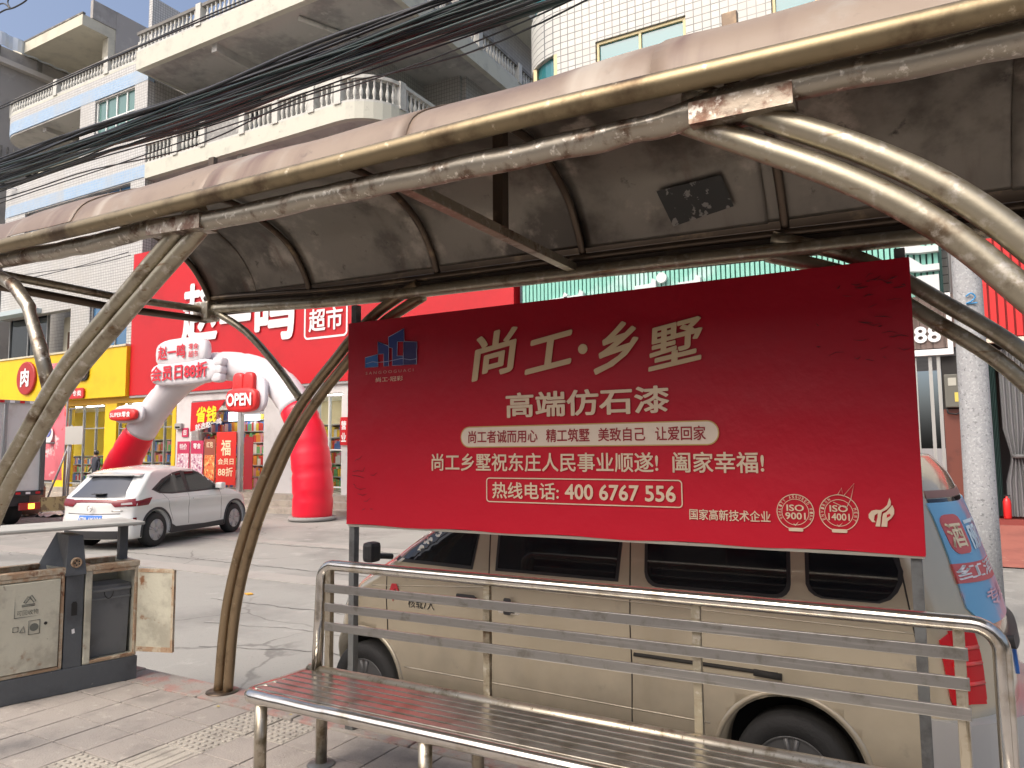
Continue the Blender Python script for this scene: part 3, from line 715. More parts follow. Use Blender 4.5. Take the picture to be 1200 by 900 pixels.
MB().prism(rrect(-33.4, 4.0, -31.45, 4.45, .12), 18.46, 18.52, 'Y').build('red_tag', M('badge_red2', (.55, .03, .03), .4), YG)
text('零食', WHITE, YG, (-33.1, 18.458, 4.1), RV, UV, .65, .26, bold=.03, thick=.004); text('专卖', WHITE, YG, (-32.25, 18.458, 4.1), RV, UV, .65, .26, bold=.03, thick=.004)

# ---------- green slatted sign
GS = thing('green_slat_sign', 'mint green slatted fascia with pale raised letter strokes behind the red banner', 'sign', (-5, 18.8, 4.2))
MB().b2((-10.35, 18.93, 4.2), (.36, 19.1, 9.4)).build('backing', M('dark_green_back', (.03, .10, .09), .6), GS)
MINT = M('mint_slat', (.23, .56, .46), .4, 0, var=((.45, .68, .62), 1.2, .5, .66))
sl = MB().b2((-.042, -.06, 0), (.042, .06, 5.15)).build('slat', MINT, GS, world=False)
for i in range(88):
    o = sl if i == 0 else inst('slat', sl.data, GS, (0, 0, 0))
    o.location = (-5.2 + i * .12, .05, .02)
LST = M('letter_white_metal', (.62, .66, .66), .35, .1)
def stroke(pts): MB().prism(pts, 18.60, 18.78, 'Y').build('letter_stroke', LST, GS)
bx, bz = -.06, 5.1
for k in range(3):
    z = 5.92 - k * .42
    stroke([(-.42, z + .06), (-.08, z + .02), (.30, z + .02), (.30, z + .16), (-.02, z + .16), (-.25, z + .36), (-.46, z + .38)] if k != 2 else [(-.3, z + .28), (-.1, z + .34), (.28, z + .34), (.28, z - .1), (.05, z - .1), (-.3, z + .12)])
for x, y in ((655, 348), (673, 345), (757, 332), (808, 328)):
    p = onY(x, y, 18.7); stroke([(p.x - .28, p.z - .45), (p.x + .3, p.z - .45), (p.x + .3, p.z + .02), (p.x + .2, p.z + .1), (p.x + .16, p.z - .04), (p.x - .28, p.z - .06)])
MB().lathe([(.14, 0), (.14, .1)], (onY(776, 326, 18.7).x, 18.62, onY(776, 326, 18.7).z), 14, 'Y').build('letter_stroke', LST, GS)
t = thing('shop_88', 'brown boarded shop front with white framed fascia reading 88', 'shop', (0, 18.8, -.32))
WOODB = M('brown_boards', (.16, .115, .10), .6, 0, streak=((.09, .06, .05), (9, 9, .8), .5, .66))
fm = MB(); 
MB().b2((-3, 18.78, 3.72), (.62, 18.9, 4.98)).build('fascia_backing', BLK, t)
for k in range(15): MB().b2((-2.96 + k * .235, 18.74, 3.80), (-2.96 + k * .235 + .225, 18.78, 4.98)).build('fascia_board', WOODB, t)
MB().b2((-3, 18.66, 3.64), (.47, 18.8, 3.77)).build('fascia_frame', WHITE, t)
MB().b2((.37, 18.66, 3.77), (.47, 18.8, 5.0)).build('fascia_frame', WHITE, t)
text('88', WHITE, t, (-.27, 18.735, 3.93), RV, UV, .52, .37, bold=.04, thick=.03)
MB().b2((-3, 18.9, zf), (-.25, 19.1, 3.64)).build('door_glass', GLD, t)
for x in (-.32, -.02, .14): MB().b2((x, 18.82, .11), (x + .07, 18.95, 3.62)).build('door_frame', M('aluminium', (.5, .5, .48), .35, .7), t)
MB().b2((.22, 18.86, .11), (.9, 19.1, 3.62)).build('dark_recess', M('dark_wall', (.03, .028, .026), .8), t)
MB().b2((.22, 18.80, .11), (.72, 18.855, 2.45)).build('red_brown_panel', M('red_brown_stone', (.15, .05, .035), .35, 0, var=((.10, .035, .028), 2, .5, .7)), t)
MB().b2((.74, 18.76, .11), (.80, 18.85, 5.4)).build('red_edge_trim', RED, t)
for x in (.50, .60, .70): MB().tube([(x, 18.75, 5.0), (x, 18.75, 8.8)], .035, 8).build('downpipe', FRG, t)
t = thing('meter_box', 'grey electricity meter box with labels on the dark wall right of the 88 shop', 'meter box', (.42, 18.8, 2.5))
MB().bbox((.26, 18.62, 2.48), (.60, 18.80, 3.2), .02).build('casing', M('meter_grey', (.12, .12, .10), .5), t)
MB().b2((.33, 18.612, 2.95), (.48, 18.62, 3.12)).build('label_plate', M('label_pale', (.42, .42, .36), .5), t)
MB().b2((.44, 18.612, 2.60), (.53, 18.62, 2.80)).build('label_plate', M('label_yellow', (.62, .50, .10), .5), t)
MB().tube([(.28, 18.7, 2.48), (.30, 18.7, 2.36), (.45, 18.7, 2.33), (.6, 18.72, 2.4)], .02, 6).build('cable', BLK, t)
# right shop with curtains
RS = thing('curtain_shop', 'open dark shop with red ribbed fascia and tied curtains at the right edge', 'shop', (3, 18.8, -.32))
MB().b2((.86, 18.85, 3.9), (9, 19.05, 7.2)).build('fascia_backing', M('fascia_dark_red', (.25, .01, .01), .6), RS)
rp = MB().b2((-.055, -.03, 0), (.055, .03, 3.2)).build('fascia_rib', M('fascia_red', (.60, .02, .02), .35), RS, world=False)
for i in range(50):
    o = rp if i == 0 else inst('fascia_rib', rp.data, RS, (0, 0, 0)); o.location = (-2.05 + i * .15, .02, 4.28)
MB().b2((.86, 18.74, 3.84), (9, 18.9, 3.93)).build('fascia_trim', M('trim_cream', (.7, .62, .5), .5), RS)
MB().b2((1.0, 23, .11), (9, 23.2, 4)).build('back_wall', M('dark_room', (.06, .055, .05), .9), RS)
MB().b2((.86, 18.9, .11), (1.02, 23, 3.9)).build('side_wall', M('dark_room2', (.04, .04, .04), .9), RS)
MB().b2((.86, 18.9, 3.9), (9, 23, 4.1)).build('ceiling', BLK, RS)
def curtain(x0, x1, y, mat, lab, tie=None, zt=3.7):
    t = thing('curtain', lab, 'curtain', ((x0 + x1) / 2, y, .15)); m = MB(); n = 56; zs = [zt, 2.8, 2.0, 1.55, 1.42, 1.3, .9, .4, .16]
    vs = []
    for z in zs:
        sq = 1.0
        if tie: sq = 1 - .5 * math.exp(-((z - 1.42) / .35) ** 2)
        for i in range(n):
            u = i / (n - 1); x = x0 + (x1 - x0) * (.35 + (u - .35) * sq)
            vs.append((x, y + .05 * math.sin(u * 42) * (1 if z > 0 else 0), z))
    fs = [(k * n + i, k * n + i + 1, (k + 1) * n + i + 1, (k + 1) * n + i) for k in range(len(zs) - 1) for i in range(n - 1)]
    m.add(vs, fs, True); m.build('cloth', mat, t)
    if tie: MB().lathe([(.14, -.04), (.15, 0), (.14, .04)], (x0 + (x1 - x0) * .42, y, 1.42), 12).build('tie_band', tie, t)
curtain(1.28, 1.95, 18.95, M('curtain_grey', (.17, .175, .18), .7), 'grey pleated curtain tied in the middle at the shop opening', M('tie_grey', (.12, .12, .12), .6))
curtain(1.03, 1.22, 19.0, M('curtain_green', (.03, .07, .065), .7), 'dark green narrow curtain beside the concrete pole')
t = thing('fire_extinguisher', 'red fire extinguisher standing on the floor under the grey curtain', 'fire extinguisher', (1.27, 18.86, .11))
MB().lathe([(.07, 0), (.075, .02), (.075, .36), (.05, .42), (.02, .44), (.02, .47)], (1.27, 18.86, .115), 14).build('cylinder_body', M('ext_red', (.6, .02, .02), .3), t)
MB().b2((1.22, 18.84, .585), (1.33, 18.88, .61)).build('handle', BLK, t)
# utility pole
UPO = thing('utility_pole', 'speckled grey concrete utility pole with blue scribble at the road edge', 'pole', (.42, 9.8, ZR))
SPK = M('speckled_concrete', (.33, .335, .34), .8, 0, var=[((.30, .31, .32), 3, .45, .7), ((.42, .43, .44), 38, .52, .62), ((.19, .195, .20), 26, .56, .66)], bump=(50, .4, .01))
MB().lathe([(.165, 0), (.158, 1.5), (.145, 4), (.13, 8), (.12, 12)], (.42, 9.8, ZR), 28).build('shaft', SPK, UPO)
p = onY(1138, 350, 9.63)
MB().tube(spline([(p.x - .05, 9.635, p.z + .03), (p.x, 9.62, p.z + .06), (p.x + .04, 9.635, p.z + .02), (p.x, 9.625, p.z - .03), (p.x - .05, 9.64, p.z - .05), (p.x + .06, 9.64, p.z - .05)], 4), .009, 5).build('blue_scribble', M('blue_paint', (.05, .25, .5), .6), UPO)
# overhead cables
random.seed(21)
CBL = M('cable_black', (.012, .014, .017), .45); CBG = M('cable_dark_green', (.012, .03, .03), .4)
grp = 'overhead cables in the thick bundle'
def cable(y, z0, z1, sag, r, mat, grp_, lab, x0=-38, x1=6, wob=.05, n=46):
    pts = []; ph = random.uniform(0, 6); fr = random.uniform(.25, .7)
    for i in range(n):
        t_ = i / (n - 1); x = x0 + (x1 - x0) * t_
        pts.append((x, y + wob * math.sin(fr * 1.3 * x + ph), z0 + (z1 - z0) * t_ - sag * 4 * t_ * (1 - t_) + wob * math.sin(fr * x + ph * 2)))
    o = MB().tube(pts, r, 6).build('overhead_cable', mat); tag(o, lab, 'cable', grp_)
    return o
for i in range(34):
    z = random.uniform(0, 1)
    cable(13 + random.uniform(-.45, .45), 11.05 + z * 1.0 + random.uniform(-.1, .1), 11.05 + z * .9, .35 + random.uniform(-.12, .16), random.choice((.02, .026, .034, .05)), random.choice((CBL, CBL, CBG)), grp, 'black cable in the thick bundle sagging over the street')
cable(13.2, 11.1, 11.5, .9, .02, CBL, None, 'black cable hanging lowest under the bundle, in front of the tiled parapet', wob=.12)
cable(13.1, 10.4, 11.6, .6, .018, CBL, None, 'thin black cable dipping below the bundle at the far left', wob=.2)
cable(12.6, 13.35, 13.3, .0, .022, CBL, 'twin cables above the bundle', 'thin black cable, one of the pair above the thick bundle', wob=.03)
cable(12.6, 13.5, 13.25, .0, .018, CBL, 'twin cables above the bundle', 'thin black cable, one of the pair above the thick bundle', wob=.03)
cable(17.5, 9.7, 9.4, .1, .015, CBL, 'wires along the tiled wall', 'thin wire strung along the tiled wall above the yellow shop', x0=-40, x1=-27)
cable(17.4, 9.45, 9.5, .15, .015, CBL, 'wires along the tiled wall', 'thin wire strung along the tiled wall above the yellow shop', x0=-40, x1=-27)
# tangled cables at top left corner
t = thing('cable_tangle', 'loop of dark cable with fixing at the top left corner of the sky', 'cable', tuple(onY(15, 8, 10)))
a = [onY(x, y, 10) for x, y in ((-8, 20), (5, 12), (16, 9), (30, 1), (36, -8))]; MB().tube(spline(a, 5), .022, 6).build('cable_strand', CBL, t)
a = [onY(x, y, 10) for x, y in ((-8, 8), (4, 4), (12, 10), (9, 3), (12, -6))]; MB().tube(spline(a, 5), .02, 6).build('cable_strand', CBL, t)
# security camera & hanging hook
p = onY(10, 219, 19.0)
t = thing('security_camera', 'small black security camera on the lower curved tile parapet', 'camera', (p.x, BY, p.z))
MB().bbox((p.x - .1, 18.6, p.z - .08), (p.x + .12, 18.95, p.z + .1), .03).build('camera_body', BLK, t); MB().tube([(p.x, 18.9, p.z - .03), (p.x + .35, 19.05, p.z - .12), (p.x + .4, 19.25, p.z - .12)], .04, 6).build('arm', WHITE, t)
p = onY(86, 138, 20.2)
t = thing('hanging_lamp', 'rusty ceiling lamp hanging in the open corner balcony', 'lamp', (p.x, 20.2, p.z))
MB().lathe([(.32, 0), (.34, .05), (.1, .12), (.03, .2)], tuple(p), 12).build('lamp_shade', M('rusty_shade', (.3, .14, .1), .7), t)
MB().tube([p + Vector((0, 0, .15)), Vector((p.x, p.y, 17.7))], .015, 5).build('cord', BLK, t)
# ================================================================== BUS SHELTER
SH = thing('bus_shelter', 'dented steel bus shelter with curved pink roof sheets and paired arched tube legs', 'bus shelter', (-1.64, 2.8, 0))
def H(mb, name, mat, **k): return mb.build(name, mat, SH, **k)
def zsh(x): return -.017 * (x + 2)
random.seed(3)
# cross-section of the vault (Y, Z)
VP = spline([(2.0, 2.735, 0), (2.08, 2.86, 0), (2.36, 3.015, 0), (2.7, 3.125, 0), (3.0, 3.165, 0), (3.22, 3.12, 0), (3.42, 3.02, 0), (3.55, 2.88, 0), (3.62, 2.76, 0)], 5)
def rear_z(x): return 2.60 - .030 * (x + 4.64) + .05
seams = [-5.05, -4.13, -3.59, -2.6, -1.57, -.65, .35, 1.35]
def sheet_pt(x, i, jit=True):
    p = VP[i]; y, z = p.x, p.y
    f = min(max((y - 2.0) / 1.62, 0), 1)
    z += zsh(x) * (1 - f) + (rear_z(x) - 2.60) * f * .6
    b = math.sin(f * PI)
    z += .021 * max(x + 2, 0) * math.sin(min((y - 2) / .45, 1) * PI / 2) * (1 - f)
    z += .010 * b * math.sin(x * 6.1) + (.022 if x > -2.4 else .040) * b * noise.noise(Vector((x * 1.7, y * 2.0, 3)))
    y2 = y + .012 * noise.noise(Vector((x * 3.1, z * 4, 9)))
    return y2, z
for k in range(len(seams) - 1):
    xa, xb = seams[k] - .015, seams[k + 1] + .015
    n = 16; m = len(VP); vs = []
    dz = .007 * (k % 2)
    for sgn in (0, 1):
        for i in range(m):
            for j in range(n):
                x = xa + (xb - xa) * j / (n - 1)
                if k == 0 or (k == 1): # left end cut back towards the rear
                    lim = -5.05 if VP[i].x < 2.5 else -5.05 + .43 * min((VP[i].x - 2.5) / .4, 1)
                    if k == 0: x = max(xa, lim) + (xb - max(xa, lim)) * j / (n - 1)
                y, z = sheet_pt(x, i)
                vs.append((x, y, z + dz - .004 * sgn))
    fs = []
    for i in range(m - 1):
        for j in range(n - 1):
            a = i * n + j; fs.append((a, a + 1, a + n + 1, a + n)); b = m * n + a; fs.append((b, b + n, b + n + 1, b + 1))
    for i in range(m - 1):
        for j in (0, n - 1): a = i * n + j; fs.append((a, a + n, a + n + m * n, a + m * n))
    for j in range(n - 1):
        for i in (0, m - 1): a = i * n + j; fs.append((a, a + 1, a + 1 + m * n, a + m * n))
    mb = MB().add(vs, fs, True); o = H(mb, 'roof_panel', ROOFM)
    o.data.materials.append(UNDER)
    mid = m * n
    for pl in o.data.polygons:
        if pl.vertices[0] >= mid and min(pl.vertices) >= mid: pl.material_index = 1
# front tubes (upper and lower), dented
def bent(pts, m=6): return spline(pts, m)
ZA = [(-5.15, 2.745), (-4.2, 2.728), (-3.3, 2.712), (-2.0, 2.700), (-1.0, 2.694), (0.23, 2.66), (1.35, 2.64)]
H(MB().tube(bent([(x, 1.985, z) for x, z in ZA]), .035, 18), 'upper_front_tube', STEEL_A)
ZB = [(-5.0, 2.70), (-4.4, 2.695), (-3.6, 2.665), (-3.05, 2.668), (-2.85, 2.655), (-2.6, 2.635), (-1.9, 2.628), (-1.2, 2.612), (-.8, 2.606), (-.68, 2.60), (-.5, 2.625), (-.2, 2.625), (.24, 2.612), (1.35, 2.59)]
tb = MB().tube(bent([(x, 2.07, z) for x, z in ZB], 8), .041, 20)
for v in tb.v:
    v.z += .006 * noise.noise(v * 7); v.y += .006 * noise.noise(v * 6 + Vector((5, 5, 5)))
    d = abs(v.x + .72)
    if d < .14 and v.z < 2.60: v.z += .018 * (1 - d / .14); v.y += .006
H(tb, 'lower_front_tube', STEEL_B)
# dented gusset plates over the leg joints
for (xa, xb, za, zb) in ((-3.02, -2.66, 2.645, 2.625), (-.56, -.28, 2.592, 2.588)):
    g_ = MB()
    vs = [(xa, 2.022, za + .038), (xb, 2.022, zb + .038), (xb, 2.022, zb - .026), (xa, 2.022, za - .026), (xa, 2.118, za + .038), (xb, 2.118, zb + .038), (xb, 2.118, zb - .026), (xa, 2.118, za - .026)]
    g_.add(vs, [(0, 1, 2, 3), (4, 7, 6, 5), (0, 4, 5, 1), (3, 2, 6, 7), (0, 3, 7, 4), (1, 5, 6, 2)])
    H(g_, 'gusset_plate', M('gusset_steel', (.33, .28, .22), .42, .7, var=[((.14, .08, .055), 14, .46, .62), ((.60, .55, .48), 26, .55, .68)], bump=(30, .5, .006)))
# rear beams
RB = [(-4.66, 2.70), (-4.2, 2.675), (-3.31, 2.625), (-2.2, 2.605), (-1.06, 2.585), (-.22, 2.558), (.34, 2.54), (1.37, 2.52)]
H(MB().tube(bent([(x, 3.6, z - .0) for x, z in RB]), .036, 14), 'rear_tube', STEEL)
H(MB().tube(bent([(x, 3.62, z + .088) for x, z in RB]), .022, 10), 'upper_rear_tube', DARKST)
H(MB().add([(-4.62, 3.655, 2.66), (1.34, 3.655, 2.49), (1.34, 3.655, 2.72), (-4.62, 3.655, 2.86), (-4.62, 3.665, 2.66), (1.34, 3.665, 2.49), (1.34, 3.665, 2.72), (-4.62, 3.665, 2.86)], [(0, 1, 2, 3), (4, 7, 6, 5), (0, 4, 5, 1), (3, 2, 6, 7), (0, 3, 7, 4), (1, 5, 6, 2)]), 'rear_plate', DARKST)
# side beams and end frame
for X in (-4.64, 1.36):
    dzz = 0 if X < 0 else -.13
    H(MB().tube([(X, 2.08, 2.685 + dzz), (X, 2.9, 2.675 + dzz), (X, 3.6, 2.70 + dzz)], .026, 12), 'side_tube', STEEL)
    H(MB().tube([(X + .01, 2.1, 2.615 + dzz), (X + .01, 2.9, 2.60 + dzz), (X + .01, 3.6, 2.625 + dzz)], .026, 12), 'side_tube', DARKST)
    H(MB().bbox((X - .06, 3.54, 2.61 + dzz), (X + .10, 3.66, 2.75 + dzz), .015), 'corner_joint', STEEL_B)
# curved ribs under the roof
for x in (-4.60, -3.61, -2.56, -1.6, -.56, .42, 1.3):
    pts = []
    for i in range(4, len(VP)):
        y, z = sheet_pt(x, i); pts.append((x, y, z - .034))
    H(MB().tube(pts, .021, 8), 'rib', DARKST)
# centre tie beam and king post
H(MB().bbox((-1.67, 2.1, 2.60), (-1.62, 3.58, 2.645), .004), 'tie_beam', STEEL)
H(MB().bbox((-1.665, 2.78, 2.64), (-1.615, 2.84, 3.10), .004), 'king_post', DARKST)
# paired arched legs
def offset(pts, d):
    out = []; P = [Vector((p[0], p[1])) for p in pts]
    for i, p in enumerate(P):
        t = (P[min(i + 1, len(P) - 1)] - P[max(i - 1, 0)]).normalized(); out.append(p + Vector((-t.y, t.x)) * d)
    return out
def legs(pts, y, s, mat=STEEL, r=.036, kink=None):
    P = [(p.x, p.y) for p in spline([(a, b, 0) for a, b in pts], 7)]
    for d in (.040, -.040):
        q = offset(P, d * s)
        mb = MB().tube([(p.x, y + .01 * (d > 0), p.y) for p in q], r, 18)
        for v in mb.v: v.x += .003 * noise.noise(v * 5); v.z += .003 * noise.noise(v * 5 + Vector((3, 1, 2)))
        H(mb, 'leg', mat)
    b = pts[-1]
    H(MB().lathe([(.11, 0), (.11, .008), (.04, .012)], (b[0], y, .002), 20), 'foot_plate', DARKST)
legs([(-2.68, 2.625), (-3.02, 2.47), (-3.34, 2.21), (-3.71, 1.84), (-4.04, 1.30), (-4.28, .65), (-4.36, 0.0)], 3.61, 1, mat=M('brown_leg_steel', (.30, .225, .14), .4, .75, var=[((.12, .08, .045), 5, .5, .74), ((.42, .35, .25), 16, .6, .75)]), r=.034)
legs([(-.63, 2.60), (-.28, 2.46), (.02, 2.24), (.36, 1.93), (.72, 1.35), (.98, .65), (1.08, 0)], 3.61, -1, r=.034)
legs([(-2.72, 2.69), (-3.02, 2.50), (-3.36, 2.28), (-3.72, 2.03), (-4.03, 1.72), (-4.30, 1.42), (-4.55, .98), (-4.70, .5), (-4.75, 0)], 2.09, 1)
legs([(-.60, 2.66), (-.335, 2.505), (-.126, 2.375), (.064, 2.225), (.225, 2.045), (.50, 1.7), (.80, 1.15), (1.0, .5), (1.06, 0)], 2.09, -1)
# short braces
H(MB().tube(spline([(-4.50, 3.6, 2.66), (-4.2, 3.6, 2.50), (-3.9, 3.6, 2.25), (-3.66, 3.6, 2.0)], 4), .026, 12), 'brace', STEEL)
H(MB().tube([(-4.50, 2.1, 2.66), (-4.25, 2.1, 2.55), (-4.10, 2.1, 2.42), (-4.085, 2.1, 2.38), (-3.98, 2.1, 2.2), (-3.87, 2.1, 1.98)], [.036, .036, .034, .030, .034, .036], 14), 'brace', STEEL_B)
H(MB().tube([(1.25, 3.6, 2.5), (.45, 3.6, 1.86)], .026, 12), 'brace', STEEL)
# torn poster stuck under the roof
TP = MB(); vs = []; n = 13
c4 = [Vector((-1.13, 3.475, 2.925)), Vector((-.81, 3.46, 2.94)), Vector((-.775, 3.55, 2.81)), Vector((-1.08, 3.575, 2.765))]
for j in range(9):
    for i in range(n):
        u, v_ = i / (n - 1), j / 8
        p = c4[0].lerp(c4[1], u).lerp(c4[3].lerp(c4[2], u), v_)
        vs.append(p + Vector((0, -.012 - .004 * random.random(), -.01)))
TP.add(vs, [(j * n + i, j * n + i + 1, (j + 1) * n + i + 1, (j + 1) * n + i) for j in range(8) for i in range(n - 1)], True)
H(TP, 'torn_poster', M('torn_poster', (.025, .025, .022), .6, 0, var=((.22, .21, .19), 17, .56, .60)), label='black torn poster remnant stuck under the roof')
# bits standing on the roof
def tabon(px, py, Y, dx, h, mat, lab=None):
    p = onY(px, py, Y); H(MB().bbox((p.x - dx, Y, p.z - .22), (p.x + dx, Y + .03, p.z + h), .003), 'roof_bracket', mat, label=lab)
tabon(855, 42, 2.85, .03, .10, DARKST, 'dark bracket standing on the roof edge')
tabon(247, 190, 2.75, .022, .03, DARKST)
p = onY(103, 235, 2.6)
H(MB().prism([(p.x - .035, p.z - .15), (p.x + .25, p.z - .12), (p.x + .06, p.z + .03), (p.x - .005, p.z + .07), (p.x - .035, p.z + .07)], 2.7, 2.72, 'Y'), 'roof_bracket', DARKST, label='dark pointed metal fin on the roof')
MAR = M('maroon_strip', (.10, .03, .035), .6)
pts = [(x, 2.62, 3.115 + zsh(x) + .012 * math.sin(x * 3)) for x in [-4.9 + .2 * i for i in range(31)]]
H(MB().tube(pts, .014, 6), 'ridge_strip', MAR)
H(MB().tube(spline([onY(745, 100, 2.02), onY(765, 72, 2.12), onY(790, 52, 2.3), onY(812, 46, 2.42), onY(830, 47, 2.5)], 5), .003, 5), 'loose_wire', BLK)

# ================================================================== BANNER
BN = thing('advert_banner', 'red advertising banner for 尚工·乡墅 stone paint on two grey posts behind the bench', 'banner', (-1.6, 3.5, 0))
BYY = 3.47
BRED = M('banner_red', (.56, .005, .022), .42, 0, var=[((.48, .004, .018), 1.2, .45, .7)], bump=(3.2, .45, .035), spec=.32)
nt_ = BRED.node_tree; N_ = nt_.nodes; L_ = nt_.links      # colour blend: bright red at the foot, deep maroon towards the top right
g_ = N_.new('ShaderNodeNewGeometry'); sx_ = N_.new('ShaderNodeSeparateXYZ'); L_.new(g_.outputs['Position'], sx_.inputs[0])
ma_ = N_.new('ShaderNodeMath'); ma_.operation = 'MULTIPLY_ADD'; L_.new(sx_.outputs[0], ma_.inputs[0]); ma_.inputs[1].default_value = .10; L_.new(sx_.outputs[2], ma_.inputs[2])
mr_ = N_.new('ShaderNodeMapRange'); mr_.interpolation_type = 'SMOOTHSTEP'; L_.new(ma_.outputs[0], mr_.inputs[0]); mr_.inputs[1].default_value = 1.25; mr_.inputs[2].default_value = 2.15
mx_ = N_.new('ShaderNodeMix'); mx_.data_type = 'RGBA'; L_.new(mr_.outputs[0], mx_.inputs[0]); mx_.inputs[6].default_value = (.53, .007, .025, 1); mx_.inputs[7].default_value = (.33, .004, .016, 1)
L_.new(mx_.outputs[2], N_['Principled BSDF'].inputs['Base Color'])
LET = M('banner_cream_print', (.72, .56, .40), .5)
LETG = M('banner_gold_print', (.58, .43, .26), .5)
DRED = M('banner_dark_red_print', (.30, .012, .02), .5)
bl, br = onY(406, 613, BYY), onY(1085, 653, BYY); tl_, tr_ = onY(411, 378, BYY), onY(1068, 302, BYY)
x0, x1, z0, z1 = bl.x, br.x, (bl.z + br.z) / 2, (tl_.z + tr_.z) / 2
nxg, nzg = 120, 48; vs = []; fs = []
def wr(u, v):
    return max(wr0(u, v), -.0006)
def wr0(u, v):
    d = .0010 * noise.noise(Vector((u * 9, v * 5, 0)))
    e = max(0, 1 - v / .10); d += .006 * e * math.sin(u * 75 + 2 * math.sin(u * 9)) * noise.noise(Vector((u * 8, 0, 4)))
    e = max(0, 1 - (1 - u) / .16) * max(0, (v - .35) / .65); d += .010 * e * math.sin(v * 38 + u * 20) * abs(noise.noise(Vector((u * 12, v * 7, 2))))
    e = max(0, 1 - u / .10); d += .008 * e * math.sin(v * 26 - u * 30) * abs(noise.noise(Vector((u * 10, v * 6, 8))))
    return d
for j in range(nzg + 1):
    for i in range(nxg + 1):
        u, v = i / nxg, j / nzg
        vs.append((x0 + (x1 - x0) * u, BYY + wr(u, v), z0 + (z1 - z0) * v + .004 * math.sin(u * 30) * (1 if j == 0 else 0)))
fs = [(j * (nxg + 1) + i, j * (nxg + 1) + i + 1, (j + 1) * (nxg + 1) + i + 1, (j + 1) * (nxg + 1) + i) for j in range(nzg) for i in range(nxg)]
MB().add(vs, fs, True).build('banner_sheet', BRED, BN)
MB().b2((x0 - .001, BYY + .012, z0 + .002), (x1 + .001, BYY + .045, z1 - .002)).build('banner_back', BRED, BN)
MB().b2((x0 + .01, BYY + .005, z0 - .014), (x1 - .005, BYY + .03, z0 + .0)).build('bottom_rail', M('frame_pale_metal', (.45, .42, .36), .45, .6), BN)
for X, k in ((x0 + .015, 0), (x1 - .035, 1)):
    MB().bbox((X - .021, BYY + .03, 0), (X + .021, BYY + .075, z1 + (.12 if k == 0 else .05)), .003).build('post', GALV, BN)
    MB().bbox((X - .03, BYY + .02, 0), (X + .03, BYY + .085, .05), .004).build('post_foot', GALV, BN)
Yt = BYY - .006
def bt(s, mat, px, **k): return textpx(s, mat, BN, px, Yt, **k)
slp = lambda x, y: (x, y * .86 + .17 * x)
bt('尚', LETG, (553, 448, 607, 382), bold=.034, shear=.12, warp=slp); bt('工', LETG, (615, 440, 671, 390), bold=.045, shear=.12, warp=slp)
bt('乡', LETG, (696, 440, 748, 372), bold=.042, shear=.2, warp=slp); bt('墅', LETG, (760, 436, 823, 372), bold=.028, shear=.06, warp=slp)
MB().lathe([(.026, 0), (.026, .002)], (onY(683, 409, Yt).x, Yt - .002, onY(683, 409, Yt).z), 18, 'Y').build('lettering', LETG, BN)
bt('高端仿石漆', LET, (593, 490, 784, 451), bold=.035)
a = onY(541, 522, Yt); b = onY(841, 495, Yt); zc = (onY(600, 511, Yt).z + onY(800, 508, Yt).z) / 2; hh = .052
decal(rrect(a.x, zc - hh, b.x, zc + hh, hh * .98, 8), Yt, M('banner_pill_cream', (.74, .62, .50), .5), BN, 'slogan_plate', .002)
rframe(a.x - .006, zc - hh - .006, b.x + .006, zc + hh + .006, hh + .004, .006, Yt, M('pill_gold_edge', (.55, .35, .12), .5), BN)
a = onY(550, 518, Yt - .003); b = onY(828, 503, Yt - .003)
for s_, pa_, pb_ in (('尚工者诚而用心', 549, 630), ('精工筑墅', 640, 691), ('美致自己', 701, 756), ('让爱回家', 768, 827)):
    a, b = onY(pa_, 512, Yt - .003), onY(pb_, 508, Yt - .003); text(s_, DRED, BN, (a.x, Yt - .003, zc - .034), RV, UV, b.x - a.x, .068, bold=.022, thick=.001)
a = onY(506, 552, Yt); b = onY(895, 531, Yt); zc = (onY(560, 542, Yt).z + onY(850, 542, Yt).z) / 2
text('尚工乡墅祝东庄人民事业顺遂!  阖家幸福!', LET, BN, (a.x, Yt, zc - .048), RV, UV, b.x - a.x, .098, bold=.022, thick=.001)
a = onY(570, 580, Yt); b = onY(800, 580, Yt); zc = (onY(600, 574, Yt).z + onY(780, 579, Yt).z) / 2
rframe(a.x, zc - .066, b.x, zc + .066, .02, .006, Yt, LET, BN)
a = onY(577, 580, Yt); b = onY(655, 580, Yt)
text('热线电话:', LET, BN, (a.x, Yt, zc - .045), RV, UV, b.x - a.x, .088, bold=.022, thick=.001)
a = onY(662, 580, Yt); b = onY(792, 580, Yt)
text('400 6767 556', LET, BN, (a.x, Yt, zc - .040), RV, UV, b.x - a.x, .078, bold=.035, thick=.001)
a = onY(808, 605, Yt); b = onY(903, 605, Yt); zc = onY(855, 604, Yt).z
text('国家高新技术企业', LET, BN, (a.x, Yt, zc - .025), RV, UV, b.x - a.x, .05, bold=.02, thick=.001)
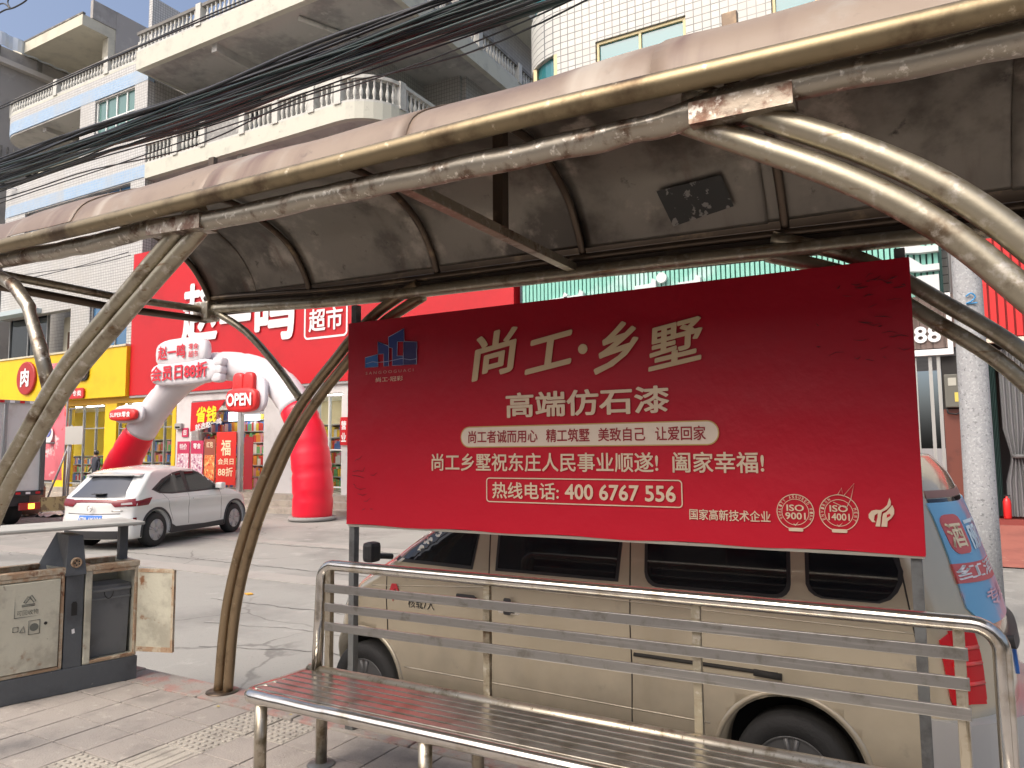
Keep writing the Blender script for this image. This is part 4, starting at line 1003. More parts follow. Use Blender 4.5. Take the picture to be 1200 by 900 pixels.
# certification badges
def badge(px, py, l1, l2, ring):
    c = onY(px, py, Yt); r = .078; n = 36
    bd = MB()
    for (ra, rb) in ((r, r - .0035), (r - .021, r - .0235)):
        vs = [(c.x + q * math.cos(2 * PI * i / n), Yt - .0015, c.z + q * math.sin(2 * PI * i / n)) for q in (ra, rb) for i in range(n)]
        bd.add(vs, [(i, (i + 1) % n, n + (i + 1) % n, n + i) for i in range(n)])
    bd.build('badge_ring', LET, BN)
    text(l1, LET, BN, (c.x - .036, Yt, c.z + .004), RV, UV, .072, .028, bold=.03, thick=.001)
    text(l2, LET, BN, (c.x - .042, Yt, c.z - .032), RV, UV, .084, .030, bold=.03, thick=.001)
    for i, ch in enumerate(ring):
        an = R(205 - i * (230 / max(len(ring) - 1, 1))) ; rr = r - .0185
        rt = Vector((math.sin(an), 0, -math.cos(an))); uu = Vector((math.cos(an), 0, math.sin(an)))
        if ch != ' ': text(ch, LET, BN, Vector((c.x, Yt, c.z)) + uu * rr - rt * .004, rt, uu, .008, .013, bold=.02, thick=.001)
    decal(rrect(c.x - .03, c.z - .083, c.x + .03, c.z - .068, .004, 2), Yt - .002, LET, BN, 'badge_plate', .001)
    MB().prism([(c.x - .010, c.z - .048), (c.x - .002, c.z - .060), (c.x + .014, c.z - .040), (c.x - .002, c.z - .054)], Yt - .002, Yt, 'Y').build('tick_mark', LET, BN)
badge(932, 600, 'ISO', '9001', 'QUALITY ASSURED FIRM')
badge(983, 601, 'ISO', '14001', 'ENVIRON       MENT')
c = onY(983, 601, Yt)
MB().tube([Vector((c.x + q[0], Yt - .002, c.z + q[1])) for q in ((-.03, .07), (.0, .078), (.015, .105), (.02, .07), (.065, .125), (.05, .06), (.03, .02), (.0, .035), (-.02, .045))], .0016, 4).build('bird_outline', LET, BN)
c = onY(1033, 600, Yt); s_ = .0029
def em(pts): decal([(c.x + (x - 1007) * s_ / 6.667 * 1.02, c.z - (y - 250) * s_ / 6.667 * .98) for x, y in pts], Yt - .001, LET, BN, 'emblem_shape', .0015)
em([(1000, 232), (1030, 212), (1058, 180), (1080, 108), (1090, 150), (1086, 185), (1050, 225), (1010, 250), (1000, 300), (990, 390), (950, 390), (972, 300), (975, 262), (948, 285), (940, 330), (955, 350), (925, 350), (897, 310), (897, 275), (925, 240), (960, 230)])
em([(1045, 250), (1100, 180), (1115, 220), (1112, 265), (1085, 310), (1055, 335), (1048, 390), (1000, 390), (1012, 300), (1020, 265)])
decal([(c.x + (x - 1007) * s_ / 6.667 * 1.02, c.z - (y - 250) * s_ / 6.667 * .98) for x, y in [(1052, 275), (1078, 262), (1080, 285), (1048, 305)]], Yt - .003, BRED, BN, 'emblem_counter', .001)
# blue building-shaped logo
LB1 = M('logo_blue', (.012, .10, .32), .45); LB2 = M('logo_deep_blue', (.015, .03, .16), .45); LB3 = M('logo_night_blue', (.02, .015, .09), .45); LBE = M('logo_outline', (.42, .45, .62), .5)
def lp(x, y): q = onY(420 + x / 12.86, 380 + y / 12.86, Yt); return (q.x, q.z)
for pts, mt in (([(105, 505), (295, 455), (300, 640), (105, 655)], LB1), ([(295, 262), (450, 325), (460, 350), (460, 630), (385, 635), (385, 445), (298, 450)], LB2),
                ([(455, 195), (690, 65), (692, 262), (592, 262), (585, 478), (675, 478), (680, 615), (515, 622), (515, 360), (460, 348)], LB2), ([(692, 258), (885, 268), (882, 600), (680, 615), (682, 262)], LB3)):
    P2 = [lp(*q) for q in pts]; decal(P2, Yt, mt, BN, 'logo_shape', .0015)
    MB().tube([(q[0], Yt - .002, q[1]) for q in P2], .0019, 4, closed=True, cap=False).build('logo_outline', LBE, BN)
MB().tube([(lp(x, y)[0], Yt - .002, lp(x, y)[1]) for x, y in ((110, 595), (220, 565), (300, 575), (450, 560), (520, 545), (650, 515), (780, 535), (880, 520))], .0016, 4).build('logo_outline', LBE, BN)
a = lp(112, 745); b = lp(830, 675); text('SANGOOGUACI', M('logo_text_dim', (.45, .25, .2), .5), BN, (a[0], Yt, (a[1] + b[1]) / 2 - .01), RV, UV, b[0] - a[0], .017, space=1.5, thick=.001)
a = lp(265, 870); b = lp(672, 780); text('尚工·冠彩', LET, BN, (a[0], Yt, (a[1] + b[1]) / 2 - .014), RV, UV, b[0] - a[0], .028, thick=.001, bold=.01)
# scuffs at the lower left
random.seed(9)
SC = M('scuff_black', (.06, .01, .015), .6)
for i in range(12):
    p = onY(random.uniform(412, 436), random.uniform(520, 607), Yt); q = p + Vector((random.uniform(.02, .10), 0, random.uniform(-.02, .035)))
    MB().tube([p, (p + q) / 2 + Vector((0, 0, random.uniform(-.012, .012))), q], [.0008, .0016, .0005], 4).build('dark_streak', SC, BN)
SC2 = M('maroon_streak', (.10, .006, .012), .6)  # thin maroon streaks gathered towards the top right corner
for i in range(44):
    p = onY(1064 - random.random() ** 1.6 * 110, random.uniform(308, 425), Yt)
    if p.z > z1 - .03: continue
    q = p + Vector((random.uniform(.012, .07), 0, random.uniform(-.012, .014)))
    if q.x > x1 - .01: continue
    MB().tube([p, (p + q) / 2 + Vector((0, 0, random.uniform(-.008, .008))), q], [.0006, random.uniform(.0012, .0035), .0005], 4).build('dark_streak', SC2, BN)
# ================================================================== BENCH
BE = thing('steel_bench', 'long stainless steel bench with slatted seat and three-bar backrest in the foreground', 'bench', (-1.42, 2.85, 0))
def B(mb, name, mat): return mb.build(name, mat, BE)
XL, XR, YF, YR, ZS = -3.0, .16, 2.62, 3.05, .465
fr = MB().tube([(XL + .01, YR, ZS - .005), (XL + .01, YF + .05, ZS)] + [(XL + .01 + .05 * (1 - math.cos(R(a))), YF + .05 - .05 * math.sin(R(a)), ZS) for a in (20, 45, 70, 90)] + [(x / 50 * (XR - XL - .12) + XL + .06, YF, ZS) for x in range(1, 50)] + [(XR - .06 + .05 * math.sin(R(a)), YF + .05 * (1 - math.cos(R(a))), ZS) for a in (0, 20, 45, 70, 90)] + [(XR - .01, YR, ZS - .005)], .033, 20)
for v in fr.v:
    if v.y < YF + .02 and v.x < -2.1:
        k = abs(noise.noise(Vector((v.x * 9, 0, 1)))) * max(0, 1 - abs(v.x + 2.55) / .5)
        if v.z > ZS + .005: v.z -= .018 * k
        if v.y < YF - .01: v.y += .010 * k
B(fr, 'front_rail', BENCH)
B(MB().tube([(XL, YR, ZS + .012), (XR, YR, ZS + .012)], .030, 16), 'rear_rail', BENCH_D)
SEATM = M('worn_seat_steel', (.40, .385, .355), .26, .9, var=((.26, .24, .20), 9, .46, .70), bump=(22, .06, .005))
ys = [YF + .058 + i * .0595 for i in range(6)]
sb = None
for y in ys:
    m = MB().bbox((XL + .03, -.022, -.012), (XR - .03, .022, .008), .004)
    if sb is None: sb = MB().bbox((-(XR - XL) / 2 + .03, -.0235, -.012), ((XR - XL) / 2 - .03, .0235, .006), .004).build('seat_slat', SEATM, BE, world=False); o = sb
    else: o = inst('seat_slat', sb.data, BE, (0, 0, 0))
    o.location = ((XL + XR) / 2 + 1.42, y - 2.85, ZS + .022)
for x in (-2.9, -1.92, -.94, .04):
    B(MB().bbox((x - .02, YF + .02, ZS - .03), (x + .02, YR - .02, ZS - .0), .004), 'bearer', BENCH_D)
    for (y, r_, zt_) in ((YF + .015, .030, ZS - .01), (YR + .0, .030, ZS)):
        B(MB().tube([(x - .005, y, .004), (x - .005, y, zt_)], r_, 18), 'leg', BENCH_D)
        B(MB().lathe([(.075, 0), (.07, .006), (.034, .012)], (x - .005, y, .003), 18), 'foot_flange', GALV)
# backrest frame
ZT, YB = 1.035, 3.075
XA, XB_ = -2.945, .165
cr = .085
loop = [(XA, YR + .0, ZS + .02), (XA, YB - .01, .75), (XA, YB, ZT - cr)] + [(XA + cr * (1 - math.cos(R(a))), YB, ZT - cr + cr * math.sin(R(a))) for a in (15, 30, 45, 60, 75, 90)] + \
    [(XA + cr + (XB_ - XA - 2 * cr) * k / 8, YB, ZT) for k in range(1, 8)] + [(XB_ - cr + cr * math.sin(R(a)), YB, ZT - cr * (1 - math.cos(R(a)))) for a in (0, 15, 30, 45, 60, 75, 90)] + [(XB_, YB - .01, .75), (XB_, YR, ZS + .02), (XB_, YR, .003)]
B(MB().tube(loop, .029, 20), 'backrest_frame', BENCH)
for x in (XA + .062, XB_ - .125):
    B(MB().bbox((x - .018, YB - .016, ZS + .03), (x + .018, YB + .016, ZT - .02), .003), 'upright_bar', BENCH_D)
for x in (-1.89, -.885):
    B(MB().bbox((x - .018, YB - .005, ZS + .03), (x + .018, YB + .021, ZT - .02), .003), 'upright_bar', STEEL)
s0 = MB().bbox((-1.485, -.008, -.022), (1.475, .005, .022), .003).build('back_slat', SLAT, BE, world=False)
for k, z in enumerate((.935, .835, .735)):
    o = s0 if k == 0 else inst('back_slat', s0.data, BE, (0, 0, 0)); o.location = (0.01, YB - 2.85 - .020, z - .009); o.rotation_euler = (0, -.006, 0)
# ================================================================== LITTER BIN
P0 = Vector((-5.20, 3.52, 0)); ad_ = Vector((-.21, -.8, 0)).normalized(); th = math.atan2(ad_.y, ad_.x)
LBn = thing('litter_bin', 'rusty cream two-compartment litter bin with grey centre column, one door hanging open', 'litter bin', tuple(P0), th)
# local: +x along the face (towards the viewer's left), +y away from... face plane y=0, body on one side
sgn = -1 if (Matrix.Rotation(th, 3, 'Z') @ Vector((0, 1, 0))).x > 0 else 1     # body depth direction in local y
RUSTC = M('cream_rusty_enamel', (.56, .545, .44), .5, 0, var=[((.38, .36, .29), 3.5, .46, .66), ((.26, .12, .055), 4.2, .585, .69), ((.12, .08, .05), 22, .66, .76)], bump=(30, .15))
RUST = M('rust_edge', (.40, .27, .17), .8, 0, var=[((.50, .43, .32), 9, .45, .60), ((.20, .09, .045), 12, .56, .68)], bump=(50, .4))
BING = M('bin_dark_grey', (.095, .105, .115), .5, 0, var=[((.06, .065, .07), 3, .45, .7), ((.30, .30, .29), 16, .66, .76)], bump=(20, .2))
ROOFG = M('bin_roof_grey', (.42, .42, .39), .6, 0, var=((.30, .30, .28), 3, .45, .7))
def L(mb, name, mat, label=None, parent=None): return mb.build(name, mat, parent or LBn, world=False, label=label)
def lb(x0, x1, y0, y1, z0, z1, bev=.006): return MB().bbox((x0, y0 * sgn, z0), (x1, y1 * sgn, z1), bev)
L(lb(-.01, .93, -.01, .44, 0, .165), 'plinth', BING)
def comp(xa, xb, open_):
    t_ = .018
    L(lb(xa, xb, .40, .42, .17, .82), 'back_panel', RUSTC); L(lb(xa, xa + t_, 0, .40, .17, .82), 'side_panel', RUSTC); L(lb(xb - t_, xb, 0, .40, .17, .82), 'side_panel', RUSTC)
    L(lb(xa, xb, .0, .42, .165, .185), 'bottom_panel', RUSTC)
    # top rim with opening
    L(lb(xa - .008, xb + .008, -.012, .06, .815, .855), 'top_rim', RUST); L(lb(xa - .008, xb + .008, .36, .43, .815, .855), 'top_rim', RUST)
    L(lb(xa - .008, xa + .05, .06, .36, .815, .853), 'top_rim', RUSTC); L(lb(xb - .05, xb + .008, .06, .36, .815, .853), 'top_rim', RUSTC)
    L(lb(xa, xa + .022, -.008, .02, .175, .815), 'front_frame', RUST); L(lb(xb - .045, xb, -.008, .02, .175, .815), 'front_frame', RUSTC)
    L(lb(xa + .022, xb - .045, -.008, .02, .17, .192), 'front_frame', RUST)
    L(lb(xa + .022, xb - .045, -.008, .02, .79, .815), 'front_frame', RUST)
    if not open_:
        L(lb(xa + .028, xb - .05, -.016, -.004, .197, .785), 'door', RUSTC)
comp(0, .355, True)
comp(.485, .93, False)
# open door swung outwards from the near right corner
dr = L(MB().bbox((0, -.008, .20), (.30, .008, .79), .004), 'door', RUSTC)
dr.location = (0, -.01 * sgn, 0)
target = math.atan2(.09, .27) - th
dr.rotation_euler = (0, 0, target)
L(MB().b2((.285, -.012, .20), (.303, .012, .79)), 'door_edge', RUST, parent=dr); L(MB().b2((0, -.0115, .20), (.285, .0115, .235)), 'door_edge', RUST, parent=dr)
L(MB().b2((0, -.0115, .77), (.285, .0115, .795)), 'door_edge', RUST, parent=dr)
# recycling mark and small prints on the closed door
inkm = M('grey_print', (.14, .15, .13), .7); yf = -.017 * sgn
rx = -1.0
def lx(u, v): return (.745 - u, v)     # text runs right-to-left of local x (viewer's left is +x)
def ltri(pts, nm='printed_mark'): L(MB().tube([(lx(u, v)[0], yf, lx(u, v)[1]) for u, v in pts], .0028, 4, closed=True, cap=False), nm, inkm)
ltri([(-.035, .56), (.115, .56), (.115, .71), (-.035, .71)])
ltri([(.04, .695), (.015, .655), (.028, .65), (.05, .68)]); ltri([(.048, .69), (.075, .65), (.085, .66), (.06, .70)]); ltri([(.005, .64), (.08, .64), (.08, .63), (.005, .63)])
text('可回收物', inkm, LBn, LBn.matrix_basis @ Vector((lx(-.022, 0)[0], yf, .572)), Vector((-ad_.x, -ad_.y, 0)), UV, .125, .034, bold=.01, thick=.003)
ltri([(.05, .44), (.115, .44), (.115, .53), (.05, .53)])
L(MB().lathe([(.026, 0), (.026, .002)], (lx(.082, 0)[0], yf, .485), 12, 'Y'), 'printed_mark', inkm)
ltri([(-.04, .47), (-.01, .47), (-.01, .50), (-.04, .50)]); ltri([(.0, .46), (.03, .46), (.02, .50)])
L(MB().lathe([(.011, -.002), (.011, .002)], (lx(.15, 0)[0], yf, .50), 8, 'Y'), 'keyhole', BLK)
# centre column with tapered hood, ashtray and slot
L(lb(.362, .478, -.004, .40, .165, .80), 'centre_column', BING)
hood = MB(); a0, a1 = .355, .487; b0, b1 = .375, .555
hv = [(a0, -.02 * sgn, .80), (a1, -.02 * sgn, .80), (a1 + .09, .40 * sgn, .80), (a0 + .02, .40 * sgn, .80), (a0 + .02, .02 * sgn, 1.07), (a1 - .02, .02 * sgn, 1.075), (a1 - .02, .32 * sgn, 1.075), (a0 + .02, .32 * sgn, 1.07)]
hood.add(hv, [(0, 1, 5, 4), (1, 2, 6, 5), (2, 3, 7, 6), (3, 0, 4, 7), (4, 5, 6, 7), (0, 3, 2, 1)])
L(hood, 'hood', BING)
L(MB().lathe([(.036, 0), (.036, .012), (.026, .014), (.026, .004), (0, .004)], (.420, -.020 * sgn - .012, .885), 20, 'Y'), 'ashtray_ring', RUST)
for k in range(5): L(MB().lathe([(.006, 0), (.006, .001)], (.420 + .015 * math.cos(k * 1.257), -.034 * sgn, .885 + .015 * math.sin(k * 1.257)), 8, 'Y'), 'ashtray_hole', BLK)
L(MB().prism([(.402, .52), (.438, .52), (.438, .60), (.430, .615), (.410, .615), (.402, .60)], -.006 * sgn, .0, 'Y'), 'slot', BLK)
L(MB().prism([(.410, .40), (.428, .395), (.432, .425), (.415, .43)], -.0065 * sgn, 0, 'Y'), 'torn_sticker', WHITE)
for x in (.05, .88): L(lb(x - .028, x + .028, .17, .235, .85, 1.115, .003), 'roof_post', BING)
rs = L(lb(-.03, 1.05, -.03, .47, 1.115, 1.142, .012), 'roof_slab', ROOFG)
t = thing('bin_liner', 'grey plastic inner bin with wire handle inside the open compartment', 'bucket', tuple(LBn.matrix_basis @ Vector((.18, .2 * sgn, .19))), th)
m = MB(); 
m.prism([(-.135, .0), (.135, .0), (.15, .50), (-.15, .50)], -.13, .13, 'Y'); m.build('bucket_body', M('bucket_grey', (.17, .18, .185), .5, 0, var=((.11, .115, .12), 4, .45, .7)), t, world=False)
MB().bbox((-.158, -.14, .455), (.158, .14, .478), .006).build('rim_band', M('bucket_grey2', (.20, .21, .215), .5), t, world=False)
MB().bbox((-.155, -.137, .40), (.155, .137, .412), .004).build('rim_band', MATS['bucket_grey2'], t, world=False)
MB().tube([(.03 * math.cos(R(a)), -.145 * sgn, .455 + .05 * math.sin(R(a))) for a in range(180, 361, 20)], .003, 5).build('wire_handle', BLK, t, world=False)
# ================================================================== VEHICLE TOOLS
def lerp(a, b, t): return a + (b - a) * t
def interp(tab, z):
    if z <= tab[0][0]: return tab[0][1]
    for (a, va), (b, vb) in zip(tab, tab[1:]):
        if z <= b: return lerp(va, vb, (z - a) / (b - a))
    return tab[-1][1]
def car_body(xr, xf, W, zs, crown, nx=64, nb=22, smooth=3, roofdip=None):
    """closed body. xr(z,b) xf(z,b) rear/front profiles, W(z,x) half width, zs list of heights"""
    bs = [math.sin(-PI / 2 + PI * i / nb) * .35 + (-1 + 2 * i / nb) * .65 for i in range(nb + 1)]
    aa = [i / nx for i in range(nx + 1)]; nz = len(zs) - 1; H_ = zs[-1]
    idx = {}; vs = []
    def vert(i, j, k):
        key = (i, j, k)
        if key in idx: return idx[key]
        z = zs[k]; b = bs[j]; a = aa[i]
        x = lerp(xr(z, b), xf(z, b), a); y = b * W(z, x)
        zz = z + crown * (1 - b * b) * (k / nz) ** 3
        if roofdip: zz += roofdip(x, z, b)
        idx[key] = len(vs); vs.append(Vector((x, y, zz))); return idx[key]
    fs = []
    for i in range(nx):
        for k in range(nz):
            fs.append((vert(i, 0, k), vert(i + 1, 0, k), vert(i + 1, 0, k + 1), vert(i, 0, k + 1)))
            fs.append((vert(i, nb, k), vert(i, nb, k + 1), vert(i + 1, nb, k + 1), vert(i + 1, nb, k)))
        for j in range(nb):
            fs.append((vert(i, j, 0), vert(i, j + 1, 0), vert(i + 1, j + 1, 0), vert(i + 1, j, 0)))
            fs.append((vert(i, j, nz), vert(i + 1, j, nz), vert(i + 1, j + 1, nz), vert(i, j + 1, nz)))
    for j in range(nb):
        for k in range(nz):
            fs.append((vert(0, j, k), vert(0, j, k + 1), vert(0, j + 1, k + 1), vert(0, j + 1, k)))
            fs.append((vert(nx, j, k), vert(nx, j + 1, k), vert(nx, j + 1, k + 1), vert(nx, j, k + 1)))
    bm = bmesh.new(); bv = [bm.verts.new(v) for v in vs]
    for f in fs: bm.faces.new([bv[q] for q in f])
    bmesh.ops.recalc_face_normals(bm, faces=bm.faces[:])
    for _ in range(smooth): bmesh.ops.smooth_vert(bm, verts=bm.verts[:], factor=.5, use_axis_x=True, use_axis_y=True, use_axis_z=True)
    for f in bm.faces: f.smooth = True
    bm.normal_update(); return bm
def cut_wheels(bm, wheels, r, depth, halfw):
    """cut wheel wells by boolean with cylinders"""
    me = bpy.data.meshes.new('body'); bm.to_mesh(me); o = bpy.data.objects.new('body', me); COL.objects.link(o)
    cm = MB()
    for (x, z) in wheels:
        for s in (-1, 1): cm.lathe([(r, -depth / 2), (r, depth / 2)], (x, s * (halfw + .02), z), 40, 'Y', smooth=True)
    c = cm.build('cut', BLK); md = o.modifiers.new('b', 'BOOLEAN'); md.object = c; md.solver = 'EXACT'; md.operation = 'DIFFERENCE'
    dg = bpy.context.evaluated_depsgraph_get(); dg.update(); res = bpy.data.meshes.new_from_object(o.evaluated_get(dg))
    bpy.data.objects.remove(c); bpy.data.objects.remove(o)
    return res
class Veh:
    def __init__(s, root, bvh): s.root = root; s.bvh = bvh
    def hit(s, axis, p):
        if axis == 'L': o, d = Vector((p[0], 3, p[1])), Vector((0, -1, 0))
        elif axis == 'R': o, d = Vector((p[0], -3, p[1])), Vector((0, 1, 0))
        elif axis == 'B': o, d = Vector((-3, p[0], p[1])), Vector((1, 0, 0))
        elif axis == 'F': o, d = Vector((9, p[0], p[1])), Vector((-1, 0, 0))
        else: o, d = Vector((p[0], p[1], 5)), Vector((0, 0, -1))
        h = s.bvh.ray_cast(o, d)
        if h[0] is None: return None, None
        return h[0], h[1]
    def patch(s, axis, poly, name, mat, off=.005, step=.06, rim=.012, parent=None):
        bm = bmesh.new(); vs = [bm.verts.new((p[0], p[1], 0)) for p in poly]; bm.faces.new(vs)
        us = [p[0] for p in poly]; ws = [p[1] for p in poly]
        for lo, hi, nrm in ((min(us), max(us), (1, 0, 0)), (min(ws), max(ws), (0, 1, 0))):
            n = int((hi - lo) / step)
            for k in range(1, n + 1):
                q = lo + (hi - lo) * k / (n + 1)
                bmesh.ops.bisect_plane(bm, geom=bm.verts[:] + bm.edges[:] + bm.faces[:], plane_co=Vector(nrm) * q, plane_no=nrm)
        bm.verts.ensure_lookup_table(); last = None
        bverts = {v for e in bm.edges if e.is_boundary for v in e.verts}
        pos = {}
        for v in bm.verts:
            h, n = s.hit(axis, (v.co.x, v.co.y))
            if h is None:
                h, n = s.hit(axis, (v.co.x * .985 + (max(us) + min(us)) / 2 * .015, v.co.y - .02))
            pos[v] = (h, n)
        ok = [q for q in pos.values() if q[0] is not None]
        for v in bm.verts:
            h, n = pos[v]
            if h is None: h, n = min(ok, key=lambda q: abs((q[0].x if axis in 'LR' else q[0].y) - v.co.x) + abs(q[0].z - v.co.y))
            pos[v] = (h.copy(), n.copy())
        be = [e for e in bm.edges if e.is_boundary]
        for e in be: e.smooth = False
        r_ = bmesh.ops.extrude_edge_only(bm, edges=be) if rim else None
        if r_:
            for v in [g for g in r_['geom'] if isinstance(g, bmesh.types.BMVert)]:
                src = min(bverts, key=lambda q: (q.co - v.co).length_squared); v.co = pos[src][0] - pos[src][1] * .006
        for v, (h, n) in pos.items(): v.co = h + n * off
        bmesh.ops.recalc_face_normals(bm, faces=bm.faces[:])
        for f in bm.faces: f.smooth = True
        me = bpy.data.meshes.new(name); bm.to_mesh(me); bm.free(); me.materials.append(mat)
        return link(name, me, parent or s.root)
    def line(s, axis, pts, wd, name, mat, off=.0015, parent=None):
        m = MB(); P = []
        for (a, b) in zip(pts, pts[1:]):
            n = max(2, int(math.hypot(b[0] - a[0], b[1] - a[1]) / .05))
            P += [(lerp(a[0], b[0], k / n), lerp(a[1], b[1], k / n)) for k in range(n)]
        P.append(pts[-1]); q = []
        for p in P:
            h, n = s.hit(axis, p)
            if h is not None: q.append(h + n * off)
        if len(q) > 1: m.tube(q, wd, 5); return m.build(name, mat, parent or s.root, world=False)
    def shrink(s, o, axis, off=.002):
        """press lettering (already in local coordinates) onto the body"""
        for v in o.data.vertices:
            p = v.co
            h, n = s.hit(axis, {'L': (p.x, p.z), 'R': (p.x, p.z), 'B': (p.y, p.z), 'F': (p.y, p.z), 'T': (p.x, p.y)}[axis])
            if h is not None: v.co = h + n * off
TYRE = M('tyre_rubber', (.018, .018, .018), .75, 0, bump=(60, .2)); ALLOY = M('dark_alloy', (.36, .36, .37), .35, .6); HUB = M('steel_hub', (.10, .10, .10), .5, .4)
WELL = M('wheel_well_black', (.008, .008, .008), .9)
PLAS = M('black_trim_plastic', (.03, .03, .032), .55)
def wheel(root, x, y, r, wd, side, spokes=5, rim=ALLOY):
    """side=+1 outer face towards +y"""
    t = MB().lathe([(r * .62, -wd / 2), (r * .9, -wd / 2), (r, -wd / 2 + .03), (r, wd / 2 - .03), (r * .93, wd / 2), (r * .66, wd / 2), (r * .62, wd / 2 - .02)], (0, 0, 0), 40, 'Y', caps=False)
    w_ = t.build('wheel', TYRE, root, world=False); w_.location = (x, y, r)
    m = MB(); o = side * wd / 2
    m.lathe([(r * .66, o - .012 * side), (r * .62, o + .0), (r * .58, o - .03 * side)], (0, 0, 0), 36, 'Y')
    m.lathe([(r * .6, o - .07 * side), (0.0, o - .07 * side)], (0, 0, 0), 30, 'Y')
    for k in range(spokes):
        for dd in (-.16, .16):
            a = 2 * PI * k / spokes + .3
            p = Vector((math.cos(a) * r * .12, o - .035 * side, math.sin(a) * r * .12)); q = Vector((math.cos(a + dd) * r * .61, o - .012 * side, math.sin(a + dd) * r * .61))
            m.tube([p, q], [r * .07, r * .055], 6)
    m.lathe([(r * .17, o - .05 * side), (r * .15, o - .005 * side), (0, o - .005 * side)], (0, 0, 0), 16, 'Y')
    m.build('rim', rim, w_, world=False)
    return w_
# ================================================================== BEIGE VAN
VX, VY = .33, 4.93
yaw = R(180 - 1.6)
VAN = thing('parked_van', 'champagne gold long minivan parked at the kerb behind the bench and red banner', 'van', (VX, VY, ZR), yaw)
CH = M('champagne_paint', (.50, .44, .32), .27, .35, var=[((.44, .385, .28), 1.3, .45, .75), ((.36, .32, .25), 6, .62, .80)], coat=.9)
VB = .855
def dust(m, z0, z1, c):
    nt = m.node_tree; N = nt.nodes; L_ = nt.links; b = N['Principled BSDF']; src = b.inputs['Base Color'].links[0].from_socket
    g = N.new('ShaderNodeNewGeometry'); sp_ = N.new('ShaderNodeSeparateXYZ'); L_.new(g.outputs['Position'], sp_.inputs[0])
    no = N.new('ShaderNodeTexNoise'); no.inputs['Scale'].default_value = 4; no.inputs['Detail'].default_value = 7; L_.new(g.outputs['Position'], no.inputs['Vector'])
    ma = N.new('ShaderNodeMath'); ma.operation = 'MULTIPLY_ADD'; L_.new(no.outputs[0], ma.inputs[0]); ma.inputs[1].default_value = -.7; L_.new(sp_.outputs[2], ma.inputs[2])
    mr = N.new('ShaderNodeMapRange'); L_.new(ma.outputs[0], mr.inputs[0]); mr.inputs[1].default_value = z0 - .35; mr.inputs[2].default_value = z1 - .35; mr.inputs[3].default_value = .75; mr.inputs[4].default_value = 0
    mx = N.new('ShaderNodeMix'); mx.data_type = 'RGBA'; L_.new(mr.outputs[0], mx.inputs[0]); L_.new(src, mx.inputs[6]); mx.inputs[7].default_value = (*c, 1); L_.new(mx.outputs[2], b.inputs['Base Color'])
dust(CH, -.05, .45, (.25, .22, .17))
R_TAB = [(0, .04), (.35, .0), (.75, .0), (1.05, .03), (1.3, .10), (1.6, .19), (1.80, .27), (1.88, .36)]
F_TAB = [(0, 4.32), (.25, 4.44), (.5, 4.47), (.85, 4.40), (1.0, 4.27), (1.08, 4.12), (1.22, 3.88), (1.43, 3.54), (1.7, 3.12), (1.82, 2.92), (1.88, 2.7)]
def vxr(z, b): return interp(R_TAB, z) + .30 * abs(b) ** 3.2
def vxf(z, b): return interp(F_TAB, z) - .30 * abs(b) ** 3
def vW(z, x):
    w_ = VB
    if z < .35: w_ -= .05 * ((.35 - z) / .35)
    if z > .95: w_ -= .10 * ((z - .95) / .93) ** 1.5
    if z > 1.66: w_ -= .16 * ((z - 1.66) / .22) ** 2.2
    if z < 1.0: w_ -= .012 * math.cos((z - .72) * 9) * (1 if z > .4 else .3)
    if x > 3.9: w_ -= .10 * ((x - 3.9) / .7) ** 2
    return w_
zs = [.20, .28, .36, .44, .52, .6, .68, .76, .84, .9, .96, 1.02, 1.08, 1.14, 1.2, 1.28, 1.36, 1.44, 1.52, 1.6, 1.66, 1.71, 1.76, 1.80, 1.83, 1.855, 1.87, 1.88]
bmv = car_body(vxr, vxf, vW, zs, .05, nx=92, nb=24, smooth=3)
bv = BVHTree.FromBMesh(bmv)
WX = (1.02, 3.93)
me = cut_wheels(bmv, [(x, .33) for x in WX], .365, .5, VB)
for p_ in me.polygons: p_.use_smooth = True
me.materials.clear(); me.materials.append(CH)
body = link('body', me, VAN)
# dark faces inside wells
me.materials.append(WELL)
for pl in me.polygons:
    c = pl.center
    for x in WX:
        if math.hypot(c.x - x, c.z - .33) < .362 and abs(c.y) < VB - .03: pl.material_index = 1
V = Veh(VAN, bv)
for x in WX:
    for s in (-1, 1): wheel(VAN, x, s * (VB - .13), .30, .2, s, 5, HUB)
    pts = [(x + .385 * math.cos(R(a)), .33 + .385 * math.sin(R(a))) for a in range(-10, 191, 8)]
    V.line('L', pts, .017, 'wheel_arch_lip', CH, off=-.004)
VG = M('van_tinted_glass', (.010, .011, .013), .05, 0, spec=.45)
RUB = M('rubber_seal', (.015, .015, .016), .6)
def vwin(poly, nm='window', rim=True, lab=None):
    cx = sum(p[0] for p in poly) / len(poly); cz = sum(p[1] for p in poly) / len(poly)
    wx = max(p[0] for p in poly) - cx; wz = max(p[1] for p in poly) - cz
    big = [(cx + (p[0] - cx) * (1 + .020 / wx), cz + (p[1] - cz) * (1 + .018 / wz)) for p in poly]
    f = V.patch('L', big, 'window_seal', RUB, .003)
    V.patch('L', poly, nm, VG, .0065, parent=f)
def rr(x0, z0, x1, z1, r): return rrect(x0, z0, x1, z1, r, 4)
xw = lambda X: VX - X        # world X to van length coordinate
zb, zt2 = 1.215, 1.60
vwin([(xw(-3.33), zb + .01), (xw(-2.66), zb), (xw(-2.58), zt2), (xw(-2.95), zt2), (xw(-3.08), zt2 - .07)][::-1])
vwin([(xw(-2.45), zb), (xw(-1.64), zb), (xw(-1.60), zt2), (xw(-2.43), zt2)][::-1])
vwin(rr(xw(-.68), zb - .01, xw(-1.44), zt2, .07)); 
